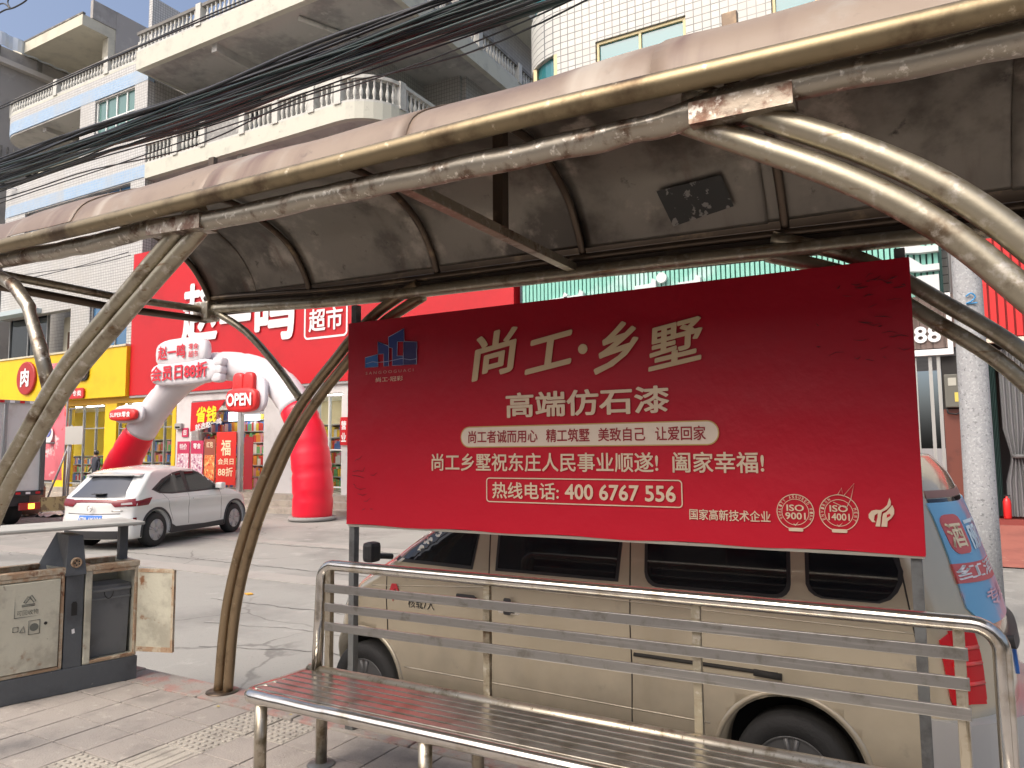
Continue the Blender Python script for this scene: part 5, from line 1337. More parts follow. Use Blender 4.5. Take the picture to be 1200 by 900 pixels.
pq = [(xw(-.57), zb), (xw(-.22), zb), (xw(-.155), zb + .05), (xw(-.15), zb + .10), (xw(-.20), zt2), (xw(-.57), zt2)]
vwin([(xw(-.16), zb + .15), (xw(-.165), zb + .10), (xw(-.185), zb + .055), (xw(-.215), zb + .02), (xw(-.26), zb), (xw(-.50), zb), (xw(-.53), zb + .01), (xw(-.555), zb + .03), (xw(-.568), zb + .06), (xw(-.57), zt2 - .04), (xw(-.54), zt2), (xw(-.24), zt2)])
SEAM = M('panel_gap', (.02, .018, .015), .8)
for pts in ([(xw(-2.515), .34), (xw(-2.52), 1.66)], [(xw(-1.545), .34), (xw(-1.55), 1.66)], [(xw(-3.36), .72), (xw(-3.37), 1.2)], [(xw(-3.37), 1.2), (xw(-2.53), 1.205 - .42)][:1] + [(xw(-3.37), 1.2)], [(xw(-.085), .45), (xw(-.09), 1.0), (xw(-.16), 1.45), (xw(-.25), 1.74)]):
    if pts[0] != pts[-1]: V.line('L', pts, .004, 'panel_gap', SEAM, off=.0)
V.line('L', [(xw(-3.3), 1.66), (xw(-2.0), 1.70), (xw(-.3), 1.70)], .012, 'drip_rail', CH, off=.004)
V.line('L', [(xw(-.74), .80), (xw(-1.53), .80)], .012, 'sliding_rail', SEAM, off=.002)
V.line('L', [(xw(-.72), .79), (xw(-.86), .795)], .02, 'rail_end_cap', SEAM, off=.004)
V.line('L', [(xw(-3.9), .33), (xw(-3.5), 1.02), (xw(-2.4), 1.10), (xw(-.1), 1.08)][1:], .004, 'body_crease', CH, off=.0)
V.line('L', [(xw(-3.2), .50), (xw(-1.1), .50)], .006, 'body_crease', CH, off=-.002)
# handles (dark) with pale recess
CHR = M('chrome_pale', (.62, .60, .55), .2, .9)
V.patch('L', rr(xw(-2.60), .955, xw(-2.74), 1.02, .015), 'handle_recess', CHR, .003)
V.patch('L', rr(xw(-2.60), 1.0, xw(-2.75), 1.035, .012), 'door_handle', PLAS, .03, rim=0)
V.patch('L', rr(xw(-2.28), .94, xw(-2.44), .975, .012), 'handle_recess', CHR, .003)
V.patch('L', rr(xw(-2.33), .94, xw(-2.385), 1.04, .012), 'door_handle', PLAS, .03, rim=0)
INK = M('black_print', (.02, .02, .02), .6)
for s_t, xa, wd_ in (('核载7人', -3.17, .225),):
    o = text(s_t, INK, None, (0, 0, 0), (1, 0, 0), (0, 0, 1), wd_, .075, bold=.01, thick=0)
    o.parent = VAN
    for v in o.data.vertices: v.co = Vector((xw(xa) - v.co.x, 0, .900 + v.co.z))
    V.shrink(o, 'L', .003)
RIB = M('red_ribbon', (.5, .03, .04), .6)
MB().prism([(xw(-3.31), 1.05), (xw(-3.27), 1.05), (xw(-3.25), 1.0), (xw(-3.285), 1.02), (xw(-3.30), .93), (xw(-3.33), 1.0)], .86, .866, 'Y').build('red_ribbon', RIB, VAN, world=False)
# mirror
mm = MB().bbox((xw(-3.37), .90, 1.20), (xw(-3.46), 1.01, 1.34), .03).build('wing_mirror', PLAS, VAN, world=False)
MB().tube([(xw(-3.38), .78, 1.22), (xw(-3.42), .92, 1.24)], .02, 8).build('mirror_arm', PLAS, mm, world=False)
# windscreen, headlight
V.patch('F', [(-.40, 1.16), (.40, 1.16), (.36, 1.62), (-.36, 1.62)], 'windscreen', VG, .004)
HL = M('headlight_glass', (.65, .67, .68), .12, .3)
V.patch('L', [(xw(-3.98), .82), (xw(-3.86), .80), (xw(-3.80), .92), (xw(-3.9), 1.0), (xw(-4.0), .98)], 'headlight', HL, .006)
# rear: window poster, lights, bumper, plate, handle
POSTB = M('rear_poster_blue', (.16, .42, .66), .35, 0, var=((.62, .35, .42), 1.9, .5, .66))
V.patch('B', [(.66, 1.20), (.58, 1.13), (-.58, 1.13), (-.66, 1.20), (-.60, 1.70), (.60, 1.70)], 'rear_window', VG, .004)
V.patch('B', [(.675, 1.19), (.60, 1.10), (-.60, 1.10), (-.675, 1.19), (-.62, 1.68), (.62, 1.68)], 'rear_window_poster', POSTB, .009)
V.patch('B', [(.60, 1.705), (-.60, 1.705), (-.58, 1.74), (.58, 1.74)], 'brake_light_bar', M('dull_red_brown', (.25, .14, .12), .6), .006)
PRR = M('print_red_plate', (.6, .12, .12), .5)
def rtext(s_, y0, z0, w_, h_, mat, bold=.03):
    o = text(s_, mat, None, (0, 0, 0), (1, 0, 0), (0, 0, 1), w_, h_, bold=bold, thick=0); o.parent = VAN
    for v in o.data.vertices: v.co = Vector((0, y0 - v.co.x, z0 + v.co.z))
    V.shrink(o, 'B', .014)
V.patch('B', [(.665, 1.30), (.10, 1.28), (.10, 1.375), (.655, 1.39)], 'print_plate', PRR, .012)
V.patch('B', rr(.44, 1.43, .61, 1.62, .05), 'print_badge', PRR, .012)
rtext('红酒', .655, 1.31, .50, .07, WHITE); rtext('酒', .60, 1.46, .13, .12, CRM); rtext('丽江', .42, 1.44, .38, .15, M('print_pale_blue', (.7, .85, .9), .5)); rtext('专卖', .5, 1.17, .4, .08, M('print_pink', (.8, .5, .55), .5))
TL = M('tail_light_red', (.55, .006, .012), .25, 0, spec=.4); TL2 = M('tail_light_bright', (.75, .05, .04), .12, 0, spec=.8)
for s in ('L', 'R'):
    tl = V.patch(s, [(.165, .76), (.30, .78), (.335, 1.06), (.27, 1.11), (.20, 1.10)], 'tail_light', TL, .012)
sgny = 1
tlb = V.patch('B', [(.83, .76), (.69, .78), (.69, 1.09), (.80, 1.10)], 'tail_light', TL, .012)
for z in (.86, .95, 1.02): V.line('B', [(.82, z), (.70, z)], .012, 'light_band', TL2, off=.014, parent=None)
V.patch('B', [(-.83, .76), (-.69, .78), (-.69, 1.09), (-.80, 1.10)], 'tail_light', TL, .012)
BUMP = M('bumper_silver', (.50, .50, .49), .3, .4, coat=.5)
bmb = MB(); pth = [(VX * 0 + lerp(0, 0, 0) + vxr(.5, b) - .075, b * (VB + .012)) for b in [-1 + 2 * i / 24 for i in range(25)]]
pth = [(.40, -VB - .01)] + pth + [(.40, VB + .01)]
bmb.strip(pth, .28, .70, -.09); bmb.build('rear_bumper', BUMP, VAN, world=False)
V.patch('B', rr(-.24, .80, .24, .93, .01), 'number_plate', M('plate_blue', (.03, .16, .55), .4), .012)
rtext('闽B 6K27', .22, .825, .44, .08, WHITE)
V.patch('B', rr(-.40, .955, .40, 1.02, .02), 'plate_garnish', PLAS, .035)
MB().b2((.1, -.78, .16), (4.3, .78, .22)).build('underbody', PLAS, VAN, world=False)

# ================================================================== WHITE CAR (SUV)
CA = Vector((-14.47, 10.10)); hd = Vector((-.285, .958)).normalized(); ca = math.atan2(hd.y, hd.x)
lat = Vector((-hd.y, hd.x)); HW = .90; TLC = M('car_tail_dark_red', (.16, .008, .014), .2, 0, spec=.5)
org = CA - hd * .0 + lat * (HW - .1)     # right rear wheel contact -> axle centre
CAR = thing('parked_car', 'white compact SUV with black wheel arches parked across the street, seen from behind', 'car', (org.x, org.y, ZR), ca)
WP = M('white_car_paint', (.62, .62, .60), .25, 0, coat=.8)
WB = 2.80
RT_ = [(0, -.80), (.3, -.86), (.62, -.88), (.72, -.84), (.98, -.80), (1.06, -.74), (1.30, -.48), (1.50, -.26), (1.56, -.22), (1.60, -.02), (1.64, .35), (1.67, .8)]
FT_ = [(0, 3.60), (.3, 3.70), (.7, 3.68), (.88, 3.60), (.98, 3.42), (1.06, 2.95), (1.12, 2.42), (1.3, 2.12), (1.5, 1.76), (1.6, 1.5), (1.64, 1.25), (1.67, 1.0)]
def cxr(z, b): return interp(RT_, z) + (.20 if z < 1.05 else .14) * abs(b) ** 3
def cxf(z, b): return interp(FT_, z) - (.45 if z < 1.05 else .16) * abs(b) ** 2.4
def cW(z, x):
    w_ = HW
    if z < .4: w_ -= .05 * (.4 - z) / .4
    if z > .98: w_ -= .20 * ((z - .98) / .66) ** 1.0
    if z > 1.54: w_ -= .12 * ((z - 1.54) / .13) ** 2
    if x < .2: w_ -= .05 * ((.2 - x) / 1.0) ** 2
    if z > .85 and x < .6: w_ += .02
    w_ += .018 * math.exp(-((z - .92) / .06) ** 2) - .015 * math.exp(-((z - .72) / .12) ** 2)
    return w_
zs = [.22, .30, .38, .46, .54, .60, .66, .72, .78, .84, .89, .94, .98, 1.02, 1.06, 1.09, 1.12, 1.18, 1.24, 1.30, 1.36, 1.42, 1.48, 1.53, 1.57, 1.60, 1.625, 1.645, 1.66, 1.67]
bmc = car_body(cxr, cxf, cW, zs, .035, nx=80, nb=24, smooth=2)
bc = BVHTree.FromBMesh(bmc)
me = cut_wheels(bmc, [(0, .36), (WB, .36)], .41, .5, HW)
for p_ in me.polygons: p_.use_smooth = True
me.materials.clear(); me.materials.append(WP); me.materials.append(WELL)
for pl in me.polygons:
    c = pl.center
    for x in (0, WB):
        if math.hypot(c.x - x, c.z - .36) < .407 and abs(c.y) < HW - .04: pl.material_index = 1
link('body', me, CAR); K = Veh(CAR, bc)
for x in (0, WB):
    for s in (-1, 1): wheel(CAR, x, s * (HW - .13), .355, .22, s, 5)
    for sd_ in 'LR':
        outer = [(x + .475 * math.cos(R(a)), .36 + .475 * math.sin(R(a))) for a in range(-12, 193, 12)]
        inner = [(x + .405 * math.cos(R(a)), .36 + .405 * math.sin(R(a))) for a in range(192, -13, -12)]
        K.line(sd_, [(x + .44 * math.cos(R(a)), .36 + .44 * math.sin(R(a))) for a in range(-14, 195, 8)], .034, 'wheel_arch_trim', PLAS, off=-.012)
for sd_ in 'LR':
    K.patch(sd_, [(.46, .24), (2.34, .24), (2.34, .36), (1.6, .345), (.6, .37), (.46, .44)], 'sill_trim', PLAS, .008)
    pol = [(-.10, 1.20), (.25, 1.38), (.62, 1.50), (.95, 1.545), (1.30, 1.55), (1.62, 1.45), (1.95, 1.26), (2.12, 1.125), (1.4, 1.11), (.45, 1.105), (.10, 1.13)]
    cr_ = M('window_chrome', (.10, .10, .10), .25, .3)
    fr_ = K.patch(sd_, [(-.15, 1.20), (.22, 1.41), (.60, 1.53), (.95, 1.575), (1.32, 1.58), (1.66, 1.47), (2.0, 1.27), (2.2, 1.10), (1.4, 1.085), (.45, 1.08), (.06, 1.11)], 'window_surround', PLAS, .002)
    K.patch(sd_, [(-.06, 1.20), (.25, 1.365), (.62, 1.49), (.88, 1.525), (.95, 1.115), (.45, 1.11), (.12, 1.135)], 'window', VG, .006, parent=fr_)
    K.patch(sd_, [(1.08, 1.115), (1.02, 1.535), (1.30, 1.54), (1.60, 1.445), (1.92, 1.26), (2.08, 1.13)], 'window', VG, .006, parent=fr_)
    for pts in ([(1.02, .40), (1.03, .8), (1.0, 1.10)], [(2.22, .40), (2.24, .75), (2.16, 1.08)], [(.50, .5), (.42, .72), (.28, .98), (.15, 1.10)], [(.40, 1.04), (1.2, 1.03), (2.2, 1.03)][:1]):
        if len(pts) > 1: K.line(sd_, pts, .004, 'panel_gap', M('gap_grey', (.12, .12, .12), .7), off=.0)
    K.line(sd_, [(-.4, .985), (.6, 1.0), (2.3, .96), (3.0, .92)], .006, 'body_crease', WP, off=0)
    K.patch(sd_, rr(1.12, .93, 1.34, .965, .012), 'door_handle', WP, .03)
    s = 1 if sd_ == 'L' else -1
    mr_ = MB().bbox((1.98, s * .88, 1.10), (2.16, s * 1.06, 1.26), .04).build('wing_mirror', WP, CAR, world=False)
    MB().bbox((1.97, s * .86, 1.09), (2.10, s * 1.0, 1.13), .01).build('mirror_base', PLAS, mr_, world=False)
    K.patch(sd_, [(-.74, .97), (-.35, 1.03), (-.18, 1.045), (-.22, 1.01), (-.32, .90), (-.70, .885)], 'tail_light', TLC, .01)
    K.patch(sd_, [(-.66, .50), (-.58, .50), (-.58, .66), (-.66, .66)], 'reflector', TLC, .008)
K.patch('B', [(.66, .93), (.30, .965), (-.30, .965), (-.66, .93), (-.66, 1.0), (-.3, 1.02), (.3, 1.02), (.66, 1.0)], 'tail_light_bar', TLC, .010)
K.patch('B', [(.88, .90), (.50, .88), (.42, .95), (.52, 1.02), (.84, 1.04)], 'tail_light', TLC, .014)
K.patch('B', [(-.88, .90), (-.50, .88), (-.42, .95), (-.52, 1.02), (-.84, 1.04)], 'tail_light', TLC, .014)
LTG = M('light_pale_lens', (.4, .36, .36), .2)
K.patch('B', [(-.82, .925), (-.62, .915), (-.62, .95), (-.8, .965)], 'indicator', LTG, .017)
K.patch('B', [(.66, 1.06), (-.66, 1.06), (-.58, 1.18), (-.50, 1.46), (.50, 1.46), (.58, 1.18)], 'rear_window', M('rear_glass_grey', (.06, .065, .075), .06, 0, spec=.9), .006)
sp = MB(); sp.prism([(-.66, -.30), (.66, -.30), (.60, .05), (-.60, .05)][::1], 1.50, 1.50, 'Z') if False else None
sv = []
for i in range(13):
    u = -1 + i / 6; y = u * .66; xx = -.38 + .10 * u * u
    sv += [(xx, y, 1.535 - .02 * u * u), (xx + .0, y, 1.50 - .02 * u * u), (xx + .34, y, 1.50), (xx + .34, y, 1.595 - .03 * u * u)]
sp = MB().add(sv, [q for i in range(12) for q in [(4 * i, 4 * i + 4, 4 * i + 5, 4 * i + 1), (4 * i + 1, 4 * i + 5, 4 * i + 6, 4 * i + 2), (4 * i + 3, 4 * i + 2, 4 * i + 6, 4 * i + 7), (4 * i, 4 * i + 3, 4 * i + 7, 4 * i + 4)]] + [(0, 1, 2, 3), (48, 51, 50, 49)])
sp.build('roof_spoiler', WP, CAR, world=False)
MB().b2((-.37, -.55, 1.488), (-.08, .55, 1.499)).build('spoiler_underside', PLAS, CAR, world=False)
MB().bbox((-.80, -.22, 1.13), (-.60, .05, 1.145), .003).build('rear_wiper', PLAS, CAR, world=False)
K.patch('B', rr(-.27, .56, .27, .71, .01), 'number_plate', MATS['plate_blue'], .012)
def ctext(s_, y0, z0, w_, h_, mat):
    o = text(s_, mat, None, (0, 0, 0), (1, 0, 0), (0, 0, 1), w_, h_, bold=.03, thick=0); o.parent = CAR
    for v in o.data.vertices: v.co = Vector((0, y0 - v.co.x, z0 + v.co.z))
    K.shrink(o, 'B', .016)
ctext('闽B 1K221', .25, .59, .50, .09, WHITE)
MB().tube([(-.885, .06 * math.cos(R(a)), .85 + .06 * math.sin(R(a))) for a in range(0, 360, 30)], .008, 5, closed=True, cap=False).build('emblem', CHR, CAR, world=False)
MB().tube([(-.887, -.035, .89), (-.889, -.022, .85), (-.889, .022, .85), (-.887, .035, .89)], .007, 5).build('emblem', CHR, CAR, world=False)
K.line('B', [(-.45, .80), (-.66, .80)], .010, 'badge', CHR, off=.006); K.line('B', [(-.5, .56), (-.62, .56)], .010, 'badge', CHR, off=.006)
K.line('B', [(.62, .745), (.0, .735), (-.62, .745)], .010, 'panel_gap', MATS['gap_grey'], off=0)
K.patch('B', [(.70, .24), (-.70, .24), (-.72, .40), (.72, .40)], 'bumper_lower_trim', PLAS, .01)
K.patch('F', [(-.62, 1.14), (.62, 1.14), (.56, 1.55), (-.56, 1.55)], 'windscreen', VG, .005)
K.patch('T', rr(-.9 + 1.2, -.45, 1.2, .45, .08), 'roof_glass', VG, .005) if False else None

# ================================================================== BOX TRUCK
TK = thing('box_truck', 'white box truck with lit orange tail light at the left edge', 'truck', (-22, 11.2, ZR))
TWH = M('truck_white', (.62, .62, .60), .45, 0, var=((.50, .49, .46), 1.4, .5, .72))
def T(mb, name, mat, parent=None): return mb.build(name, mat, parent or TK)
ty0, ty1 = 9.75, 11.88
T(MB().bbox((-27.5, ty0, .62), (-22.02, ty1, 3.10), .02), 'cargo_box', TWH)
for y in (ty0 + .02, (ty0 + ty1) / 2 + .0, ty1 - .06): T(MB().b2((-22.03, y, .64), (-21.985, y + .05, 3.08)), 'door_edge', FRG)
T(MB().b2((-22.04, ty1 - .11, .60), (-21.97, ty1 + .01, 3.08)), 'rear_corner_post', M('truck_dark_post', (.09, .09, .09), .5))
T(MB().b2((-22.04, ty0, 3.04), (-21.97, ty1, 3.13)), 'top_rail', FRG)
for k in range(8): T(MB().b2((-21.969, ty0 + .1 + k * .26, 3.05), (-21.962, ty0 + .22 + k * .26, 3.12)), 'reflective_strip', RED if k % 2 else WHITE)
T(MB().b2((-22.04, ty0, .50), (-21.97, ty1, .63)), 'bottom_rail', PLAS)
for k in range(8): T(MB().b2((-21.969, ty0 + .1 + k * .26, .54), (-21.962, ty0 + .22 + k * .26, .60)), 'reflective_strip', RED if k % 2 else WHITE)
for y in (ty0 + .5, ty0 + 1.0): T(MB().tube([(-21.94, y, .7), (-21.94, y, 3.0)], .018, 6), 'lock_rod', FRG)
T(MB().b2((-27, ty0 + .3, .22), (-22.1, ty1 - .3, .49)), 'chassis', PLAS)
T(MB().b2((-22.06, 11.28, .10), (-21.98, 11.82, .30)), 'tail_light', M('truck_tail_red', (.35, .02, .02), .3))
T(MB().b2((-21.978, 11.50, .13), (-21.97, 11.66, .27)), 'indicator_lamp', M('lit_orange', (1, .35, .03), .3, emis=((1, .32, .03), 4)))
T(MB().b2((-22.06, 11.84, .02), (-21.99, 12.75, .42)), 'rear_crate', M('worn_yellow_board', (.42, .33, .16), .8, 0, var=((.2, .14, .08), 6, .5, .6)))
w_ = T(MB().lathe([(.2, -.14), (.36, -.14), (.40, -.1), (.40, .1), (.36, .14), (.2, .14)], (-22.9, 11.5, ZR + .40), 30, 'Y'), 'wheel', TYRE)
T(MB().lathe([(.2, -.1), (.08, -.14), (0, -.14)], (-22.9, 11.5, ZR + .40), 20, 'Y'), 'rim', HUB, w_)
T(MB().lathe([(.2, -.14), (.36, -.14), (.40, -.1), (.40, .1), (.36, .14), (.2, .14)], (-22.9, 10.1, ZR + .40), 30, 'Y'), 'wheel', TYRE)
T(MB().lathe([(.2, -.14), (.36, -.14), (.40, -.1), (.40, .1), (.36, .14), (.2, .14)], (-28.2, 10.1, ZR + .40), 30, 'Y'), 'wheel', TYRE)
T(MB().lathe([(.2, -.14), (.36, -.14), (.40, -.1), (.40, .1), (.36, .14), (.2, .14)], (-28.2, 11.6, ZR + .40), 30, 'Y'), 'wheel', TYRE)
T(MB().prism([(-29.3, .1), (-27.6, .1), (-27.6, 2.0), (-28.6, 2.0), (-29.2, 1.1)], ty0 + .1, ty1 - .1, 'Y'), 'cab', TWH)
# ================================================================== INFLATABLE ARCH
AR = thing('inflatable_arch', 'inflatable welcome arch, white on top with red legs, in front of the supermarket', 'inflatable arch', (-20.3, 15.9, ZR))
AW = M('inflatable_white', (.62, .60, .62), .42, 0, var=((.66, .64, .68), 1.2, .45, .7), bump=(3, .2, .03)); AR_ = M('inflatable_red', (.72, .008, .03), .35, 0, bump=(3, .15, .03))
PIECE = [(-15.62, -.22), (-15.60, .5), (-15.68, 1.3), (-15.85, 2.1), (-16.28, 2.9), (-16.95, 3.62), (-17.8, 4.05), (-18.8, 4.30), (-20.0, 4.38), (-21.1, 4.2), (-22.1, 3.72), (-22.95, 3.05), (-23.7, 2.3), (-24.35, 1.55), (-24.8, .8), (-25.05, .1), (-25.15, -.22)]
RAD = [.56, .58, .57, .54, .50, .48, .46, .46, .46, .46, .46, .47, .50, .55, .62, .68, .66]
path = spline([(a, b, 0) for a, b in PIECE], 7); rads = [lerp(RAD[min(i // 7, 16)], RAD[min(i // 7 + 1, 16)], (i % 7) / 7) for i in range(len(path))]
def seg(i0, i1, mat, nm):
    m = MB(); pts = []; rs = []
    for i in range(i0, i1 + 1):
        p = path[i]; pts.append((p.x, 15.9, p.y)); bulge = 1 - .05 * (1 if i % 6 == 0 else 0)
        rs.append(rads[i] * bulge)
    m.tube(pts, rs, 28)
    return m.build(nm, mat, AR)
cutR = min(range(len(path)), key=lambda i: (path[i] - Vector((-16.25, 2.85, 0))).length)
cutL = min(range(len(path)), key=lambda i: (path[i] - Vector((-23.65, 2.38, 0))).length)
seg(0, cutR, AR_, 'red_leg'); seg(cutR, cutL, AW, 'white_arch_tube'); seg(cutL, len(path) - 1, AR_, 'red_leg')
for X in (-15.62, -25.15): MB().lathe([(.62, 0), (.68, .04), (.66, .12)], (X, 15.9, ZR + .005), 28).build('base_pad', M('pad_grey', (.25, .24, .23), .7), AR)
def puff(lobes, nm, mat, y0=15.15, y1=15.5):
    """soft cushion made from merged rounded lobes"""
    m = MB()
    for (cx, cz, rx_, rz_) in lobes:
        n = 24; prof = [(0, 0), (.70, .02), (.92, .10), (1, .25), (1, .75), (.92, .9), (.7, .98), (0, 1)]; vs = []
        for (f, h) in prof:
            for j in range(n):
                a = 2 * PI * j / n; ex = 2 / 3.2
                cxx = math.copysign(abs(math.cos(a)) ** ex, math.cos(a)); szz = math.copysign(abs(math.sin(a)) ** ex, math.sin(a))
                vs.append((cx + rx_ * max(f, .02) * cxx, y0 + (y1 - y0) * h, cz + rz_ * max(f, .02) * szz))
        fs = [(i * n + j, i * n + (j + 1) % n, (i + 1) * n + (j + 1) % n, (i + 1) * n + j) for i in range(len(prof) - 1) for j in range(n)]
        m.add(vs, fs, True)
    return m.build(nm, mat, AR)
pl = puff([(-20.75, 4.83, 1.25, .46), (-20.6, 4.18, 1.62, .40)], 'name_cushion', AW)
for k in range(3): puff([(-19.0 - .02 * k, 4.42 - .24 * k, .22, .15)], 'cushion_lobe', AW, 15.2, 15.48)
TR = M('cushion_red_letter', (.55, .02, .04), .5)
text('赵一鸣', TR, AR, (-21.72, 15.15, 4.62), RV, UV, 1.35, .46, bold=.04, thick=.03)
text('零食', TR, AR, (-20.22, 15.15, 4.86), RV, UV, .46, .2, bold=.02, thick=.03); text('超市', TR, AR, (-20.22, 15.15, 4.62), RV, UV, .46, .2, bold=.02, thick=.03)
text('会员日88折', TR, AR, (-22.05, 15.15, 3.93), (1, 0, .01), UV, 2.75, .50, bold=.045, thick=.03)
HR = M('cushion_red', (.68, .03, .03), .4)
puff([(-17.7, 3.18, .66, .36)], 'open_cushion', HR, 15.0, 15.25)
puff([(-17.9, 3.66, .22, .34), (-17.45, 3.66, .22, .34)], 'open_cushion_lobe', HR, 15.06, 15.26)
puff([(-17.6, 3.35, .72, .55)], 'open_cushion_back', AW, 15.2, 15.4)
text('OPEN', WHITE, AR, (-18.22, 15.0, 3.0), RV, UV, 1.05, .38, bold=.05, thick=.03)
puff([(-23.4, 2.92, .72, .20)], 'small_red_cushion', HR, 15.0, 15.22); puff([(-23.35, 2.95, .78, .30)], 'small_cushion_back', AW, 15.2, 15.38)
text('SUPER零食', WHITE, AR, (-23.95, 15.0, 2.83), RV, UV, 1.1, .19, bold=.03, thick=.02)
# ================================================================== STREET CLUTTER AT LEFT
random.seed(4)
t = thing('feather_flag', 'tall pink printed banner flag between the truck and the yellow shop', 'flag', (-25.9, 14.5, ZR))
PNK = M('flag_pink', (.66, .16, .20), .6, 0, var=[((.80, .62, .62), .8, .60, .66), ((.62, .06, .05), 1.4, .58, .62)])
m = MB(); vs = []; nn_ = 10; hh_ = 26
for j in range(hh_):
    for i in range(nn_):
        u = i / (nn_ - 1); z = .75 + 4.05 * j / (hh_ - 1); x = -27.15 + 1.5 * u
        vs.append((x + .05 * math.sin(z * 3), 14.5 + .07 * math.sin(u * 9 + z * 2.2), z))
m.add(vs, [(j * nn_ + i, j * nn_ + i + 1, (j + 1) * nn_ + i + 1, (j + 1) * nn_ + i) for j in range(hh_ - 1) for i in range(nn_ - 1)], True); m.build('flag_cloth', PNK, t)
MB().tube([(-25.62, 14.5, ZR), (-25.60, 14.5, 3), (-25.58, 14.5, 4.9)], .03, 8).build('flag_pole', FRG, t)
MB().lathe([(.3, 0), (.3, .02), (0, .02)], (-26.45, 14.36, 2.3), 20, 'Y').build('flag_print', M('flag_print_white', (.78, .76, .76), .5), t)
MB().lathe([(.2, 0), (.2, .02), (0, .02)], (-26.45, 14.34, 2.42), 20, 'Y').build('flag_print', M('flag_print_blue', (.18, .22, .5), .5), t)
for k, ch in enumerate('零食超市'): text(ch, WHITE, t, (-26.35, 14.40, 3.95 - k * .36), RV, UV, .32, .3, bold=.02, thick=.01)
t = thing('scaffold_frame', 'thin grey metal trestle frame with crossed legs beside the pink flag', 'trestle', (-26, 13.8, ZR))
for (a, b) in (((-25.6, 13.8, ZR), (-24.9, 14.2, 1.9)), ((-24.3, 13.8, ZR), (-24.9, 14.2, 1.9)), ((-26.1, 13.4, .62), (-24.7, 13.4, .66)), ((-25.95, 13.4, ZR), (-25.95, 13.4, 2.9)), ((-25.95, 13.4, 2.0), (-25.0, 13.8, 2.0)), ((-25.2, 14.4, ZR), (-25.1, 14.4, 2.6)), ((-26.6, 13.3, .55), (-25.2, 13.3, .58))):
    MB().tube([a, b], .03, 6).build('frame_tube', FRG, t)
MB().b2((-25.3, 14.3, 1.95), (-24.3, 14.34, 2.55)).build('notice_board', M('board_grey', (.45, .45, .42), .5), t)
t = thing('covered_bundle', 'bulging brown sack standing on the ground behind the truck', 'sack', (-25.6, 13.2, ZR))
m = MB().lathe([(.30, 0), (.42, .1), (.50, .45), (.46, .8), (.36, 1.05), (.15, 1.15), (0, 1.17)], (-25.1, 13.1, ZR + .08), 20)
for v in m.v: v += Vector((noise.noise(v * 3), noise.noise(v * 3 + Vector((4, 4, 4))), 0)) * .08
m.build('sack_body', M('sack_brown', (.20, .12, .08), .7, 0, bump=(8, .5)), t)
MB().tube([(-25.3, 13.0, ZR + 1.2), (-25.1, 13.05, ZR + 1.3), (-24.9, 13.1, ZR + 1.2)], .03, 6).build('sack_tie', M('tie_pale', (.5, .45, .4), .7), t)
t = thing('plastic_sheet', 'crumpled pale plastic sheet lying on the road by the trestle', 'sheet', (-24.8, 13.6, ZR))
m = MB(); vs = [(-25.6 + .16 * i, 13.1 + .16 * j, ZR + .012 + .16 * abs(noise.noise(Vector((i * .5, j * .6, 0))))) for j in range(8) for i in range(12)]
m.add(vs, [(j * 12 + i, j * 12 + i + 1, (j + 1) * 12 + i + 1, (j + 1) * 12 + i) for j in range(7) for i in range(11)], True); m.build('sheet_body', M('sheet_pale', (.62, .60, .58), .4), t)
# small bright litter on the road
t = thing('litter_scrap', 'small orange scrap of litter on the road behind the shelter leg', 'litter', (-5.6, 5.9, ZR)); p = onZ(290, 697, ZR)
t.location = p; MB().prism([(p.x - .06, p.y), (p.x + .05, p.y - .04), (p.x + .08, p.y + .03), (p.x, p.y + .06)], ZR + .006, ZR + .02).build('scrap', M('orange_scrap', (.75, .38, .05), .6), t)
# small figure inside the yellow shop window
PN = thing('person', 'person in dark jacket and trousers standing in front of the yellow shop window', 'person', (-24.15, 14.5, ZR))
px_, py_, pz_ = -29.6, 18.0, .04
PN.location = (px_, py_, pz_)
SKN = M('skin', (.45, .28, .20), .6); JK = M('jacket_dark', (.03, .035, .05), .8); TRS = M('trousers_black', (.018, .018, .022), .8)
def skinfig(nodes, edges, name, mat, lvl=2):
    me = bpy.data.meshes.new(name); me.from_pydata([n[0] for n in nodes], edges, [])
    o = link(name, me, PN); md = o.modifiers.new('s', 'SKIN'); sv = me.skin_vertices[0].data
    for i, n in enumerate(nodes): sv[i].radius = (n[1], n[1] * (n[2] if len(n) > 2 else 1))
    sv[0].use_root = True; sb_ = o.modifiers.new('d', 'SUBSURF'); sb_.levels = lvl; sb_.render_levels = lvl
    dg = bpy.context.evaluated_depsgraph_get(); dg.update(); m2 = bpy.data.meshes.new_from_object(o.evaluated_get(dg))
    o.modifiers.clear(); o.data = m2; m2.name = name; m2.materials.clear(); m2.materials.append(mat)
    for q in m2.polygons: q.use_smooth = True
    return o
nodes = [((0, 0, .92), .13), ((0, 0, 1.15), .13), ((0, 0, 1.36), .15), ((0, 0, 1.46), .06), ((0, -.01, 1.56), .075), ((0, -.01, 1.66), .07),
         ((-.19, 0, 1.40), .055), ((-.24, .02, 1.12), .045), ((-.20, -.14, .92), .035), ((-.18, -.20, .88), .03),
         ((.19, 0, 1.40), .055), ((.25, .01, 1.12), .045), ((.24, -.06, .88), .035), ((.24, -.09, .80), .03),
         ((-.09, 0, .84), .085), ((-.10, -.02, .48), .06), ((-.10, .02, .10), .042), ((-.10, -.12, .04), .04),
         ((.09, 0, .84), .085), ((.11, .0, .48), .06), ((.12, .03, .10), .042), ((.12, -.11, .04), .04)]
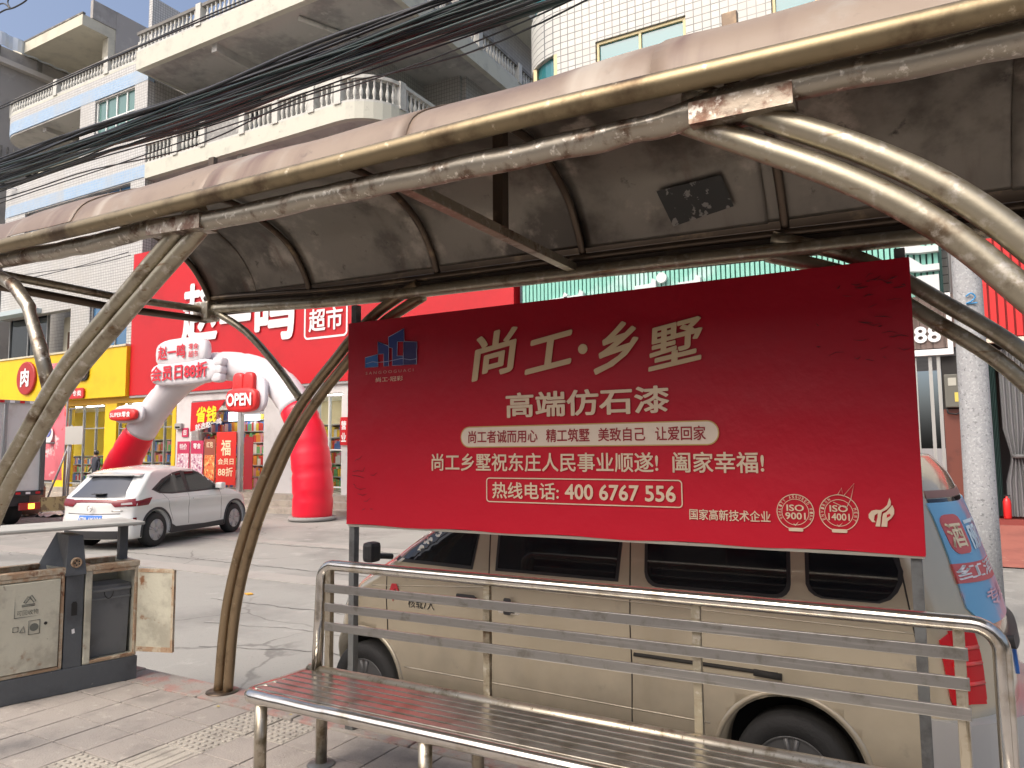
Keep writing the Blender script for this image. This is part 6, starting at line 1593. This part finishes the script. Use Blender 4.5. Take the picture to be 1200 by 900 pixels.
ed = [(0, 1), (1, 2), (2, 3), (3, 4), (4, 5), (2, 6), (6, 7), (7, 8), (8, 9), (2, 10), (10, 11), (11, 12), (12, 13), (0, 14), (14, 15), (15, 16), (16, 17), (0, 18), (18, 19), (19, 20), (20, 21)]
bo = skinfig(nodes, ed, 'body', SKN)
bo.data.materials.append(JK); bo.data.materials.append(TRS)
for q in bo.data.polygons:
    c = q.center
    q.material_index = 2 if c.z < .93 and abs(c.x) < .2 else (1 if c.z < 1.47 and not (c.z < .93 and abs(c.x) >= .17) else 0)
m = MB().lathe([(.0, .115), (.06, .10), (.095, .05), (.10, -.02), (.085, -.08)], (0, .012, 1.63), 16); m.build('hair', BLK, PN, world=False)
MB().tube([(0, -.085, 1.62), (0, -.105, 1.60)], .012, 6).build('nose', SKN, PN, world=False)
for x in (-.03, .03): MB().lathe([(.010, 0), (.010, .004), (0, .005)], (x, -.088, 1.645), 8, 'Y').build('eye', BLK, PN, world=False)
for o in list(COL.objects):
    if o.type == 'MESH' and o.parent is None and 'label' not in o and 'kind' not in o: print('TOPLEVEL no tag', o.name)

# ================================================================== ADDED UNSEEN BUILDING ON THE NEAR SIDE (cuts low sky, fills reflections)
NB = thing('added_near_building', 'plain beige unseen building added on the near side for bench reflections and to cut the low sky', 'building', (0, -7, -.3))
NBM = M('near_beige_render', (.30, .27, .23), .8, 0, var=((.22, .20, .17), .6, .45, .7))
MB().b2((-45, -11, -.02), (35, -7, 4.6)).build('wall', NBM, NB)
MB().b2((-45, -7.02, 3.6), (35, -5.9, 3.85)).build('canopy_slab', CONC, NB)
for k in range(16):
    MB().b2((-42 + k * 4.7, -7.0, .1), (-38.6 + k * 4.7, -6.94, 3.3)).build('shop_opening', GLD, NB)
    for q in (3.9,): MB().b2((-41.6 + k * 4.7, -7.0, q), (-39.4 + k * 4.7, -6.93, q + .6)).build('window', GLD, NB)

LEAFM = M('dry_leaf', (.45, .36, .12), .7)
for px, py in ((255, 828), (340, 838)):
    p = onZ(px, py, .004); t = MB().add([p + Vector((-.018, 0, 0)), p + Vector((0, -.010, .004)), p + Vector((.02, .002, .001)), p + Vector((0, .011, .006))], [(0, 1, 2, 3)]).build('fallen_leaf', LEAFM)
    tag(t, 'small dry yellow leaf on the paving left of the bench' if px == 255 else 'small dry leaf on the dotted tactile paving', 'leaf')
